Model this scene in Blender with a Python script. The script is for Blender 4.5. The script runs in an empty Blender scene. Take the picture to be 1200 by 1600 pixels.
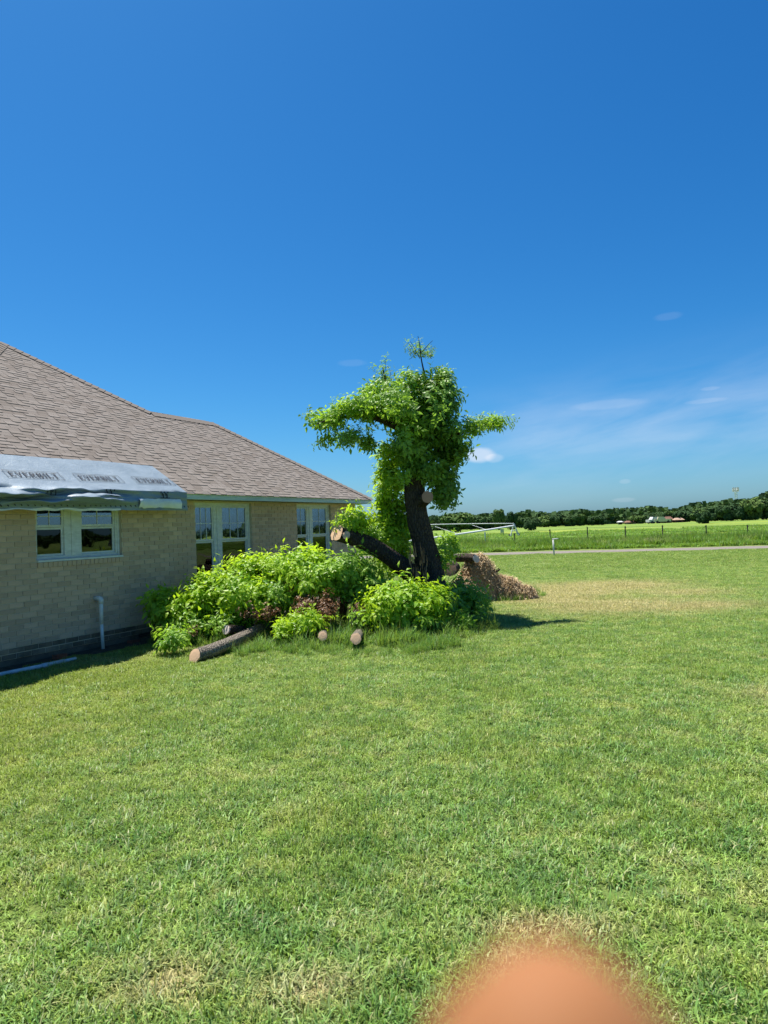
import bpy, math, random
import numpy as np
from mathutils import Vector, Matrix, noise
random.seed(7); RNG = np.random.default_rng(7)
SC = bpy.context.scene
COL = SC.collection

# ------------------------------------------------------------------ camera, light, exposure
PITCH, ROLL, EYE, F = 0.0223, 0.039, 1.75, 1067.0
cp, sp, cr, sr = math.cos(PITCH), math.sin(PITCH), math.cos(ROLL), math.sin(ROLL)
FW = Vector((0, cp, sp)); U0 = Vector((0, -sp, cp)); R0 = Vector((1, 0, 0))
RT = R0 * cr - U0 * sr; UP = R0 * sr + U0 * cr
cam_d = bpy.data.cameras.new('camera'); cam = bpy.data.objects.new('camera', cam_d); COL.objects.link(cam)
cam.matrix_world = Matrix(((RT.x, UP.x, -FW.x, 0), (RT.y, UP.y, -FW.y, 0), (RT.z, UP.z, -FW.z, EYE), (0, 0, 0, 1)))
cam_d.sensor_fit = 'VERTICAL'; cam_d.sensor_height = 36; cam_d.sensor_width = 36; cam_d.lens = 24.0
cam_d.clip_start = 0.004; cam_d.clip_end = 6000
cam_d.dof.use_dof = True; cam_d.dof.focus_distance = 9.0; cam_d.dof.aperture_fstop = 6.6
SC.camera = cam

SUNV = Vector((0.25, -0.23, -1.0))            # the way the light travels
sun_d = bpy.data.lights.new('sun', 'SUN'); sun_d.energy = 4.5; sun_d.angle = math.radians(0.53); sun_d.color = (1.0, 0.95, 0.86)
sun = bpy.data.objects.new('sun', sun_d); COL.objects.link(sun)
sun.rotation_euler = SUNV.to_track_quat('-Z', 'Y').to_euler()
SC.view_settings.view_transform = 'Standard'; SC.view_settings.look = 'None'
SC.view_settings.gamma = 1.0; SC.view_settings.use_curve_mapping = False
SC.view_settings.exposure = 1.15
SC.cycles.max_bounces = 8; SC.cycles.transparent_max_bounces = 12

W = bpy.data.worlds.new('World'); SC.world = W; W.use_nodes = True
wt = W.node_tree; wn = wt.nodes; wl = wt.links
for n in list(wn): wn.remove(n)
def node(nt, typ, **kw):
    n = nt.nodes.new(typ)
    for k, v in kw.items():
        if k in n.inputs.keys(): n.inputs[k].default_value = v
        else: setattr(n, k, v)
    return n
sky = node(wt, 'ShaderNodeTexSky', sky_type='NISHITA', sun_disc=False, sun_elevation=math.radians(71.2),
           sun_rotation=math.radians(312.6), altitude=300.0, air_density=1.0, dust_density=1.0, ozone_density=10.0)
tc = node(wt, 'ShaderNodeTexCoord'); sep = node(wt, 'ShaderNodeSeparateXYZ'); wl.new(tc.outputs['Generated'], sep.inputs[0])
def M(nt, op, a, b=None, c=None):
    n = nt.nodes.new('ShaderNodeMath'); n.operation = op
    for i, v in enumerate((a, b, c)):
        if v is None: continue
        if isinstance(v, (int, float)): n.inputs[i].default_value = v
        else: nt.links.new(v, n.inputs[i])
    return n.outputs[0]
KS = 0.1275                                   # white balance of the sky: less red, a little more blue
sc_ = node(wt, 'ShaderNodeSeparateColor'); wl.new(sky.outputs[0], sc_.inputs[0]); cc_ = node(wt, 'ShaderNodeCombineColor')
wl.new(M(wt, 'MULTIPLY', M(wt, 'POWER', M(wt, 'MULTIPLY', sc_.outputs[0], KS), 1.95), 1.34/KS), cc_.inputs[0])
wl.new(M(wt, 'MULTIPLY', M(wt, 'POWER', M(wt, 'MULTIPLY', sc_.outputs[1], KS), 1.25), 1.06/KS), cc_.inputs[1]); wl.new(M(wt, 'MULTIPLY', sc_.outputs[2], 1.05), cc_.inputs[2])
az = M(wt, 'ARCTAN2', sep.outputs[0], sep.outputs[1]); el = M(wt, 'ARCSINE', sep.outputs[2])
comb = node(wt, 'ShaderNodeCombineXYZ')
wl.new(M(wt, 'MULTIPLY', az, 6.0), comb.inputs[0]); wl.new(M(wt, 'MULTIPLY', M(wt, 'SUBTRACT', el, M(wt, 'MULTIPLY', az, 0.13)), 26.0), comb.inputs[1])
nz = node(wt, 'ShaderNodeTexNoise', Scale=1.0, Detail=7.0, Roughness=0.55, Distortion=0.3); wl.new(comb.outputs[0], nz.inputs['Vector'])
# thin cirrus lying in a low belt that rises to the right and goes on round the sky
ctr = M(wt, 'ADD', 0.093, M(wt, 'MULTIPLY', az, 0.075))
dd = M(wt, 'DIVIDE', M(wt, 'SUBTRACT', el, ctr), 0.06)
belt = M(wt, 'POWER', 2.718, M(wt, 'MULTIPLY', M(wt, 'MULTIPLY', dd, dd), -1.0))
side = node(wt, 'ShaderNodeMapRange'); wl.new(az, side.inputs[0])
side.inputs[1].default_value = 0.0; side.inputs[2].default_value = 0.22
rmp = node(wt, 'ShaderNodeMapRange'); wl.new(nz.outputs[0], rmp.inputs[0]); rmp.inputs[1].default_value = 0.25; rmp.inputs[2].default_value = 0.75
cir = M(wt, 'MULTIPLY', M(wt, 'MULTIPLY', M(wt, 'MULTIPLY', belt, rmp.outputs[0]), side.outputs[0]), 0.34)
# one little heap cloud low beside the tree, a few wisps
def puff(a0, e0, ra, re, amp):
    xa = M(wt, 'DIVIDE', M(wt, 'SUBTRACT', az, a0), ra); ye = M(wt, 'DIVIDE', M(wt, 'SUBTRACT', el, e0), re)
    r2 = M(wt, 'ADD', M(wt, 'MULTIPLY', xa, xa), M(wt, 'MULTIPLY', ye, ye))
    c2 = node(wt, 'ShaderNodeCombineXYZ'); wl.new(M(wt, 'MULTIPLY', az, 60.0), c2.inputs[0]); wl.new(M(wt, 'MULTIPLY', el, 90.0), c2.inputs[1])
    n2 = node(wt, 'ShaderNodeTexNoise', Scale=1.0, Detail=5.0, Roughness=0.6); wl.new(c2.outputs[0], n2.inputs['Vector'])
    v = M(wt, 'SUBTRACT', M(wt, 'ADD', 0.75, M(wt, 'MULTIPLY', n2.outputs[0], 0.75)), r2)
    mr = node(wt, 'ShaderNodeMapRange', interpolation_type='SMOOTHSTEP'); wl.new(v, mr.inputs[0]); mr.inputs[1].default_value = 0.0; mr.inputs[2].default_value = 0.9
    return M(wt, 'MULTIPLY', mr.outputs[0], amp)
def dirae(px, py):
    d = (FW + RT * ((px - 600) / F) + UP * ((800 - py) / F)).normalized()
    return math.atan2(d.x, d.y), math.asin(d.z)
tot = cir
for px, py, rx, ry, amp in ((749, 711, 27, 13, 0.50), (772, 716, 16, 8, 0.2), (977, 752, 9, 4, 0.12), (975, 781, 18, 4, 0.12), (1045, 494, 22, 6, 0.05),
                            (550, 567, 26, 6, 0.05), (1110, 607, 14, 3, 0.1), (1105, 626, 30, 4, 0.1), (950, 632, 60, 8, 0.10)):
    a0, e0 = dirae(px, py); tot = M(wt, 'ADD', tot, puff(a0, e0, rx / F, ry / F, amp))
tot = M(wt, 'MINIMUM', tot, 0.9)
mx = node(wt, 'ShaderNodeMix', data_type='RGBA'); wl.new(tot, mx.inputs[0]); wl.new(cc_.outputs[0], mx.inputs[6]); mx.inputs[7].default_value = (6.4, 6.9, 7.8, 1)
bg = node(wt, 'ShaderNodeBackground', Strength=0.0575); wl.new(mx.outputs[2], bg.inputs[0])
wo = node(wt, 'ShaderNodeOutputWorld'); wl.new(bg.outputs[0], wo.inputs[0])

# ------------------------------------------------------------------ helpers
def ray(px, py): return FW + RT * ((px - 600) / F) + UP * ((800 - py) / F)
def P(px, py, Y):                              # the point seen at a photograph pixel, Y metres out
    d = ray(px, py); t = Y / d.y; return Vector((0, 0, EYE)) + d * t
def G(px, py, z=0.0):
    d = ray(px, py); t = (z - EYE) / d.z; return Vector((0, 0, EYE)) + d * t

class MB:
    def __init__(s): s.v = []; s.f = []; s.n = 0; s.t = []; s.sm = False
    def add(s, v, f, t=0.5):
        v = np.asarray(v, float).reshape(-1, 3); b = s.n
        s.v.append(v); s.f.extend([tuple(int(i) + b for i in q) for q in f]); s.n += len(v)
        s.t.append(np.broadcast_to(np.asarray(t, float), (len(v),)))
    def box(s, x0, x1, y0, y1, z0, z1, t=0.5):
        s.add([(x0,y0,z0),(x1,y0,z0),(x1,y1,z0),(x0,y1,z0),(x0,y0,z1),(x1,y0,z1),(x1,y1,z1),(x0,y1,z1)],
              [(0,3,2,1),(4,5,6,7),(0,1,5,4),(1,2,6,5),(2,3,7,6),(3,0,4,7)], t)
    def tube(s, pts, rad, n=8, t=0.5, cap=True, wob=0.0):
        pts = [Vector(p) for p in pts]; m = len(pts); rings = []; ref = None
        for i, p in enumerate(pts):
            d = (pts[min(i+1, m-1)] - pts[max(i-1, 0)]).normalized()
            if ref is None: ref = d.orthogonal().normalized()
            a = (ref - d * ref.dot(d)); a = a.normalized() if a.length > 1e-6 else d.orthogonal().normalized(); ref = a; b = d.cross(a)
            r = rad[i] if hasattr(rad, '__len__') else rad
            ring = []
            for k in range(n):
                an = 2*math.pi*k/n; rr = r * (1 + (wob * noise.noise(p*3 + Vector((math.cos(an)*1.5, math.sin(an)*1.5, 0))) if wob else 0))
                ring.append(p + a*math.cos(an)*rr + b*math.sin(an)*rr)
            rings.append(ring)
        v = [q for r_ in rings for q in r_]
        f = [(i*n+k, i*n+(k+1) % n, (i+1)*n+(k+1) % n, (i+1)*n+k) for i in range(m-1) for k in range(n)]
        if cap: f += [tuple(range(n-1, -1, -1)), tuple((m-1)*n+k for k in range(n))]
        s.add(v, f, t)
    def mesh(s, name, mat, smooth=False):
        me = bpy.data.meshes.new(name)
        me.from_pydata(np.concatenate(s.v) if s.v else [], [], s.f)
        a = me.attributes.new('tint', 'FLOAT', 'POINT'); a.data.foreach_set('value', np.concatenate(s.t).astype(np.float32))
        if smooth: me.polygons.foreach_set('use_smooth', np.ones(len(me.polygons), bool))
        if mat: me.materials.append(mat)
        me.update(); return me
    def build(s, name, mat, parent=None, smooth=False, **props):
        return link(s.mesh(name, mat, smooth), name, parent, **props)
def link(me, name, parent=None, **props):
    o = bpy.data.objects.new(name, me); COL.objects.link(o)
    if parent: o.parent = parent
    for k, v in props.items(): o[k] = v
    return o
def empty(name, loc=(0, 0, 0), rz=0.0, **props):
    o = bpy.data.objects.new(name, None); COL.objects.link(o); o.location = loc; o.rotation_euler = (0, 0, rz); o.empty_display_size = 0.2
    for k, v in props.items(): o[k] = v
    return o
def copy_tree(o, parent=None):
    c = o.copy(); COL.objects.link(c); c.parent = parent
    for ch in list(o.children): copy_tree(ch, c)
    return c

# ------------------------------------------------------------------ materials
def mat(name):
    m = bpy.data.materials.new(name); m.use_nodes = True; nt = m.node_tree
    for n in list(nt.nodes): nt.nodes.remove(n)
    out = nt.nodes.new('ShaderNodeOutputMaterial'); return m, nt, out
def ramp(nt, src, stops):
    r = nt.nodes.new('ShaderNodeValToRGB'); el_ = r.color_ramp.elements
    while len(el_) < len(stops): el_.new(0.5)
    for e, (p, c) in zip(el_, stops): e.position = p; e.color = (*c, 1)
    nt.links.new(src, r.inputs[0]); return r.outputs[0]
def noise_n(nt, scale, detail=4, rough=0.55, vec=None, dist=0.0):
    n = node(nt, 'ShaderNodeTexNoise', Scale=scale, Detail=float(detail), Roughness=rough, Distortion=dist)
    if vec is not None: nt.links.new(vec, n.inputs['Vector'])
    return n.outputs[0]
def mixc(nt, fac, a, b, blend='MIX'):
    n = nt.nodes.new('ShaderNodeMix'); n.data_type = 'RGBA'; n.blend_type = blend
    for i, v in ((0, fac), (6, a), (7, b)):
        if isinstance(v, (int, float)): n.inputs[i].default_value = v
        elif isinstance(v, tuple): n.inputs[i].default_value = (*v, 1)
        else: nt.links.new(v, n.inputs[i])
    return n.outputs[2]
def simple(name, c1, c2, scale=8.0, rough=0.8, bump=0.0, bscale=40.0, tint=0.0, spec=0.3, coords='Object', stretch=None, metallic=0.0):
    m, nt, out = mat(name); tcn = nt.nodes.new('ShaderNodeTexCoord'); vec = tcn.outputs[coords]
    if stretch:
        mp = node(nt, 'ShaderNodeMapping'); mp.inputs['Scale'].default_value = stretch; nt.links.new(vec, mp.inputs[0]); vec = mp.outputs[0]
    c = ramp(nt, noise_n(nt, scale, 6, 0.65, vec), [(0.3, c1), (0.7, c2)])
    if tint:
        at = nt.nodes.new('ShaderNodeAttribute'); at.attribute_name = 'tint'
        br = M(nt, 'ADD', 1 - tint/2, M(nt, 'MULTIPLY', at.outputs['Fac'], tint))
        hv = node(nt, 'ShaderNodeHueSaturation'); nt.links.new(c, hv.inputs['Color']); nt.links.new(br, hv.inputs['Value']); c = hv.outputs[0]
    b = node(nt, 'ShaderNodeBsdfPrincipled', Roughness=rough, Metallic=metallic); b.inputs['Specular IOR Level'].default_value = spec
    nt.links.new(c, b.inputs['Base Color'])
    if bump:
        bp = node(nt, 'ShaderNodeBump', Strength=bump, Distance=0.01); nt.links.new(noise_n(nt, bscale, 6, 0.7, vec), bp.inputs['Height']); nt.links.new(bp.outputs[0], b.inputs['Normal'])
    nt.links.new(b.outputs[0], out.inputs[0]); return m

def world_pos(nt):
    g = nt.nodes.new('ShaderNodeNewGeometry'); return g.outputs['Position']
STRAW = [(4.3,17.0,1.7,1.9,1.0),(5.6,17.6,1.9,1.6,.9),(4.6,13.6,2.0,1.4,0.8),(5.6,13.2,1.6,.9,.8),(3.6,15.2,1.2,1.2,1.0),
         (6.6,15.6,1.3,1.0,.6),(-.9,2.7,.2,.16,.6),(-.35,2.62,.22,.12,.7),(.62,2.95,.28,.10,.9),(.45,2.7,.12,.2,.7),(1.9,3.1,.15,.1,.7),(4.8,4.6,.5,.4,.6),(-4.2,9.8,.7,.5,.3),(3.9,6.6,.7,.4,.45)]
def lawn_color(nt, pos, ground=False):
    # the lawn's own colours: two greens, yellow-green, straw where it has died back
    big = noise_n(nt, 0.55, 5, 0.6, pos); mid = noise_n(nt, 2.3, 5, 0.65, pos, 0.4); fine = noise_n(nt, 14.0, 4, 0.7, pos)
    g = ramp(nt, mid, [(0.33, (0.10, 0.235, 0.040)), (0.5, (0.235, 0.375, 0.068)), (0.66, (0.37, 0.45, 0.11))])
    g = mixc(nt, M(nt, 'MULTIPLY', big, 0.45), g, (0.27, 0.33, 0.09))
    mot = node(nt, 'ShaderNodeMapRange'); nt.links.new(noise_n(nt, 6.5, 5, 0.7, pos, 0.6), mot.inputs[0]); mot.inputs[1].default_value = 0.48; mot.inputs[2].default_value = 0.60
    g = mixc(nt, M(nt, 'MULTIPLY', mot.outputs[0], 0.6), g, (0.07, 0.17, 0.05))
    mo2 = node(nt, 'ShaderNodeMapRange'); nt.links.new(noise_n(nt, 4.0, 6, 0.75, pos, 0.3), mo2.inputs[0]); mo2.inputs[1].default_value = 0.57; mo2.inputs[2].default_value = 0.72
    g = mixc(nt, M(nt, 'MULTIPLY', mo2.outputs[0], 0.6), g, (0.52, 0.45, 0.24))
    sepn = nt.nodes.new('ShaderNodeSeparateXYZ'); nt.links.new(pos, sepn.inputs[0]); acc = None
    for x, y, rx, ry, a in STRAW:
        u = M(nt, 'DIVIDE', M(nt, 'SUBTRACT', sepn.outputs[0], x), rx); v = M(nt, 'DIVIDE', M(nt, 'SUBTRACT', sepn.outputs[1], y), ry)
        e = M(nt, 'MULTIPLY', M(nt, 'POWER', 2.718, M(nt, 'MULTIPLY', M(nt, 'ADD', M(nt, 'MULTIPLY', u, u), M(nt, 'MULTIPLY', v, v)), -1.0)), a)
        acc = e if acc is None else M(nt, 'MAXIMUM', acc, e)
    patch = M(nt, 'MULTIPLY', M(nt, 'SUBTRACT', M(nt, 'ADD', acc, M(nt, 'MULTIPLY', M(nt, 'ADD', mid, fine), 0.5)), 0.52), 1.6)
    dry = node(nt, 'ShaderNodeMapRange'); nt.links.new(noise_n(nt, 1.4, 6, 0.7, pos), dry.inputs[0]); dry.inputs[1].default_value = 0.63; dry.inputs[2].default_value = 0.76
    k = nt.nodes.new('ShaderNodeClamp'); nt.links.new(M(nt, 'MAXIMUM', patch, M(nt, 'MULTIPLY', dry.outputs[0], 0.7)), k.inputs[0])
    # yellower lawn along the house side and far band
    yl = M(nt, 'MULTIPLY', M(nt, 'POWER', 2.718, M(nt, 'MULTIPLY', M(nt, 'POWER', M(nt, 'DIVIDE', M(nt, 'ADD', sepn.outputs[0], 4.6), 2.2), 2.0), -1.0)), 0.55)
    g = mixc(nt, yl, g, (0.30, 0.33, 0.045))
    if ground: g = mixc(nt, 0.35, g, (0.12, 0.10, 0.05))
    return mixc(nt, M(nt, 'MULTIPLY', k.outputs[0], 0.85), g, (0.52, 0.43, 0.22)), sepn

def blade_material(name, colf, transl=0.35, sheen=0.25):
    m, nt, out = mat(name); pos = world_pos(nt)
    c = colf(nt, pos)
    at = nt.nodes.new('ShaderNodeAttribute'); at.attribute_name = 'tint'
    oi = nt.nodes.new('ShaderNodeObjectInfo')
    hv = node(nt, 'ShaderNodeHueSaturation'); nt.links.new(c, hv.inputs['Color'])
    nt.links.new(M(nt, 'ADD', 0.42, M(nt, 'MULTIPLY', at.outputs['Fac'], 1.3)), hv.inputs['Value'])
    dryb = node(nt, 'ShaderNodeMapRange'); nt.links.new(at.outputs['Fac'], dryb.inputs[0]); dryb.inputs[1].default_value = 0.9; dryb.inputs[2].default_value = 0.93
    c2 = mixc(nt, M(nt, 'MULTIPLY', dryb.outputs[0], 0.7), hv.outputs[0], (0.42, 0.36, 0.19))
    b = node(nt, 'ShaderNodeBsdfPrincipled', Roughness=0.5); b.inputs['Specular IOR Level'].default_value = sheen; nt.links.new(c2, b.inputs['Base Color'])
    t = node(nt, 'ShaderNodeBsdfTranslucent'); nt.links.new(mixc(nt, 0.5, c2, (0.30, 0.42, 0.03)), t.inputs[0])
    ms = node(nt, 'ShaderNodeMixShader', Fac=transl); nt.links.new(b.outputs[0], ms.inputs[1]); nt.links.new(t.outputs[0], ms.inputs[2])
    nt.links.new(ms.outputs[0], out.inputs[0]); return m

def leaf_material(name, c1, c2, tr, transl=0.42, rough=.42):
    m, nt, out = mat(name)
    at = nt.nodes.new('ShaderNodeAttribute'); at.attribute_name = 'tint'
    oi = nt.nodes.new('ShaderNodeObjectInfo')
    f = M(nt, 'MULTIPLY', M(nt, 'ADD', at.outputs['Fac'], oi.outputs['Random']), 0.5)
    c = ramp(nt, f, [(0.15, c1), (0.85, c2)])
    b = node(nt, 'ShaderNodeBsdfPrincipled', Roughness=rough); b.inputs['Specular IOR Level'].default_value = 0.35 if rough < .9 else 0.03; nt.links.new(c, b.inputs['Base Color'])
    t = node(nt, 'ShaderNodeBsdfTranslucent'); nt.links.new(mixc(nt, 0.6, c, tr), t.inputs[0])
    ms = node(nt, 'ShaderNodeMixShader', Fac=transl); nt.links.new(b.outputs[0], ms.inputs[1]); nt.links.new(t.outputs[0], ms.inputs[2])
    nt.links.new(ms.outputs[0], out.inputs[0]); return m

def bark_material(name, dark, light):
    m, nt, out = mat(name); tcn = nt.nodes.new('ShaderNodeTexCoord')
    mp = node(nt, 'ShaderNodeMapping'); mp.inputs['Scale'].default_value = (1, 1, 0.28); nt.links.new(tcn.outputs['Object'], mp.inputs[0])
    n1 = noise_n(nt, 26, 8, 0.72, mp.outputs[0], 1.2)
    v = node(nt, 'ShaderNodeTexVoronoi', Scale=30.0, feature='DISTANCE_TO_EDGE'); nt.links.new(mp.outputs[0], v.inputs['Vector'])
    hgt = M(nt, 'ADD', n1, M(nt, 'MINIMUM', M(nt, 'MULTIPLY', v.outputs[0], 3.0), 0.6))
    c = ramp(nt, hgt, [(0.45, dark), (1.0, light)])
    c = mixc(nt, M(nt, 'MULTIPLY', noise_n(nt, 5, 4, 0.6, tcn.outputs['Object']), 0.5), c, tuple(x*0.8+0.02 for x in light))
    b = node(nt, 'ShaderNodeBsdfPrincipled', Roughness=0.9); b.inputs['Specular IOR Level'].default_value = 0.15
    bp = node(nt, 'ShaderNodeBump', Strength=1.0, Distance=0.03); nt.links.new(hgt, bp.inputs['Height'])
    nt.links.new(bp.outputs[0], b.inputs['Normal']); nt.links.new(c, b.inputs['Base Color']); nt.links.new(b.outputs[0], out.inputs[0]); return m

def cut_material(name, pale, ring):
    m, nt, out = mat(name); tcn = nt.nodes.new('ShaderNodeTexCoord')
    w = node(nt, 'ShaderNodeTexWave', wave_type='RINGS', rings_direction='SPHERICAL', Scale=34.0, Distortion=3.0, Detail=3.0); nt.links.new(tcn.outputs['Object'], w.inputs['Vector'])
    c = mixc(nt, M(nt, 'MULTIPLY', w.outputs['Fac'], 0.8), pale, ring)
    c = mixc(nt, M(nt, 'MULTIPLY', noise_n(nt, 22, 5, 0.7, tcn.outputs['Object']), 0.5), c, tuple(0.5*x for x in ring))
    b = node(nt, 'ShaderNodeBsdfPrincipled', Roughness=0.8); nt.links.new(c, b.inputs['Base Color'])
    bp = node(nt, 'ShaderNodeBump', Strength=0.4, Distance=0.01); nt.links.new(noise_n(nt, 60, 4, 0.7, tcn.outputs['Object']), bp.inputs['Height']); nt.links.new(bp.outputs[0], b.inputs['Normal'])
    nt.links.new(b.outputs[0], out.inputs[0]); return m

# ground sheet: lawn near, rough verge, field beyond with its flower bands
def ground_material():
    m, nt, out = mat('ground_soil_and_turf'); pos = world_pos(nt)
    c, sepn = lawn_color(nt, pos, True)
    fn = noise_n(nt, 30, 6, 0.75, pos); c = mixc(nt, M(nt, 'MULTIPLY', fn, 0.7), c, (0.03, 0.045, 0.014), 'MIX')
    b = node(nt, 'ShaderNodeBsdfPrincipled', Roughness=0.95); b.inputs['Specular IOR Level'].default_value = 0.1; nt.links.new(c, b.inputs['Base Color'])
    bp = node(nt, 'ShaderNodeBump', Strength=0.8, Distance=0.03); nt.links.new(fn, bp.inputs['Height']); nt.links.new(bp.outputs[0], b.inputs['Normal'])
    nt.links.new(b.outputs[0], out.inputs[0]); return m
def field_material():
    m, nt, out = mat('far_meadow'); pos = world_pos(nt)
    mp = node(nt, 'ShaderNodeMapping'); mp.inputs['Rotation'].default_value = (0, 0, 0.31); mp.inputs['Scale'].default_value = (0.03, 0.10, 1); nt.links.new(pos, mp.inputs[0])
    band = noise_n(nt, 1.0, 5, 0.6, mp.outputs[0]); fine = noise_n(nt, 1.5, 6, 0.75, pos); mp2 = node(nt, 'ShaderNodeMapping'); mp2.inputs['Rotation'].default_value = (0, 0, 0.31); mp2.inputs['Scale'].default_value = (0.025, 0.06, 1); mp2.inputs['Location'].default_value = (7, 3, 0); nt.links.new(pos, mp2.inputs[0])
    c = ramp(nt, band, [(0.3, (0.11, 0.20, 0.045)), (0.5, (0.18, 0.27, 0.06)), (0.7, (0.25, 0.31, 0.08))])
    mr = node(nt, 'ShaderNodeMapRange'); nt.links.new(noise_n(nt, 1.0, 5, 0.7, mp2.outputs[0]), mr.inputs[0]); mr.inputs[1].default_value = 0.50; mr.inputs[2].default_value = 0.66
    sp_ = nt.nodes.new('ShaderNodeSeparateXYZ'); nt.links.new(pos, sp_.inputs[0])
    def streak(x, y, rx, ry):
        u = M(nt, 'DIVIDE', M(nt, 'SUBTRACT', sp_.outputs[0], x), rx); v = M(nt, 'DIVIDE', M(nt, 'SUBTRACT', sp_.outputs[1], y), ry)
        return M(nt, 'POWER', 2.718, M(nt, 'MULTIPLY', M(nt, 'ADD', M(nt, 'MULTIPLY', u, u), M(nt, 'MULTIPLY', v, v)), -1.0))
    st = M(nt, 'ADD', M(nt, 'ADD', streak(34, 62, 11, 7), streak(24, 110, 16, 10)), M(nt, 'ADD', streak(75, 130, 18, 8), streak(46, 52, 10, 8)))
    k = M(nt, 'MULTIPLY', M(nt, 'MINIMUM', M(nt, 'ADD', M(nt, 'MULTIPLY', mr.outputs[0], 0.5), M(nt, 'MULTIPLY', st, 0.8)), 1.0), M(nt, 'ADD', 0.35, fine))
    c = mixc(nt, M(nt, 'MULTIPLY', k, 0.45), c, (0.50, 0.46, 0.05))
    c = mixc(nt, M(nt, 'MULTIPLY', fine, 0.45), c, (0.05, 0.10, 0.02))
    b = node(nt, 'ShaderNodeBsdfPrincipled', Roughness=0.95); b.inputs['Specular IOR Level'].default_value = 0.05; nt.links.new(c, b.inputs['Base Color'])
    bp = node(nt, 'ShaderNodeBump', Strength=1.0, Distance=0.25); nt.links.new(fine, bp.inputs['Height']); nt.links.new(bp.outputs[0], b.inputs['Normal'])
    nt.links.new(b.outputs[0], out.inputs[0]); return m

MT = {}
MT['ground'] = ground_material(); MT['field'] = field_material()
MT['road'] = simple('gravel_road', (0.12, 0.105, 0.09), (0.22, 0.195, 0.17), 6, 0.95, 0.5, 60, coords='Object')
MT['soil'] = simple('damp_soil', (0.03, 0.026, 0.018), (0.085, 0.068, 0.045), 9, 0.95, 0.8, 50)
MT['blade'] = blade_material('grass_blade', lambda nt, pos: lawn_color(nt, pos)[0])
def tallc(nt, pos): return ramp(nt, noise_n(nt, 1.1, 4, 0.6, pos), [(0.3, (0.075, 0.20, 0.045)), (0.5, (0.14, 0.28, 0.055)), (0.7, (0.25, 0.34, 0.085))])
MT['crabblade'] = blade_material('coarse_blade', lambda nt, pos: mixc(nt, 0.45, lawn_color(nt, pos)[0], (0.10, 0.25, 0.055)), 0.3, 0.4)
MT['tallblade'] = blade_material('long_grass_blade', tallc, 0.4)
def weedc(nt, pos):
    c = ramp(nt, noise_n(nt, 0.5, 4, 0.6, pos), [(0.3, (0.08, 0.20, 0.03)), (0.55, (0.15, 0.30, 0.04)), (0.75, (0.20, 0.32, 0.06))])
    mr = node(nt, 'ShaderNodeMapRange'); nt.links.new(noise_n(nt, 0.35, 5, 0.6, pos), mr.inputs[0]); mr.inputs[1].default_value = 0.55; mr.inputs[2].default_value = 0.66
    sz = nt.nodes.new('ShaderNodeSeparateXYZ'); nt.links.new(pos, sz.inputs[0]); hi = node(nt, 'ShaderNodeMapRange'); nt.links.new(sz.outputs[2], hi.inputs[0]); hi.inputs[1].default_value = 0.2; hi.inputs[2].default_value = 0.45
    return mixc(nt, M(nt, 'MULTIPLY', M(nt, 'MULTIPLY', mr.outputs[0], hi.outputs[0]), 0.8), c, (0.34, 0.27, 0.17))
MT['weed'] = blade_material('roadside_weed', weedc, 0.4)
MT['leaf'] = leaf_material('tree_leaf', (0.07, 0.175, 0.035), (0.21, 0.37, 0.06), (0.34, 0.58, 0.05), .45)
MT['lime'] = leaf_material('sprout_leaf', (0.17, 0.36, 0.02), (0.37, 0.52, 0.035), (0.55, 0.78, 0.02), 0.5)
MT['midleaf'] = leaf_material('mid_leaf', (0.12, 0.27, 0.03), (0.27, 0.44, 0.05), (0.45, 0.70, 0.04), 0.48)
MT['dead'] = leaf_material('dead_leaf', (0.10, 0.04, 0.02), (0.24, 0.12, 0.055), (0.3, 0.14, 0.05), 0.2)
MT['farleaf'] = leaf_material('far_tree_leaf', (0.030, 0.065, 0.030), (0.070, 0.12, 0.045), (0.08, 0.14, 0.02), 0.1, rough=.95)
MT['farleaf2'] = leaf_material('far_oak_leaf', (0.045, 0.09, 0.028), (0.11, 0.17, 0.05), (0.1, 0.18, 0.02), 0.1, rough=.95)
MT['bark'] = bark_material('dark_bark', (0.018, 0.013, 0.010), (0.085, 0.065, 0.05))
MT['greybark'] = bark_material('weathered_bark', (0.05, 0.04, 0.03), (0.30, 0.26, 0.21))
MT['cut'] = cut_material('sawn_wood', (0.80, 0.56, 0.36), (0.58, 0.33, 0.17))
MT['cutred'] = cut_material('sawn_red_wood', (0.55, 0.32, 0.22), (0.38, 0.18, 0.12))
MT['cutpale'] = cut_material('sawn_pale_wood', (0.78, 0.66, 0.60), (0.45, 0.34, 0.29))
MT['splinter'] = simple('splintered_wood', (0.26, 0.11, 0.05), (0.60, 0.36, 0.18), 20, 0.85, 0.6, 60, stretch=(1, 1, .2))
MT['brick'] = simple('tan_brick', (0.48, 0.345, 0.245), (0.58, 0.43, 0.305), 2.5, 0.92, 0.5, 90, tint=0.26, spec=0.2)
MT['mortar'] = simple('mortar', (0.48, 0.40, 0.30), (0.6, 0.52, 0.40), 14, 0.95, 0.5, 120)
MT['foundation'] = simple('stained_foundation', (0.07, 0.06, 0.045), (0.20, 0.16, 0.115), 4, 0.95, 0.8, 40)
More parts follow.
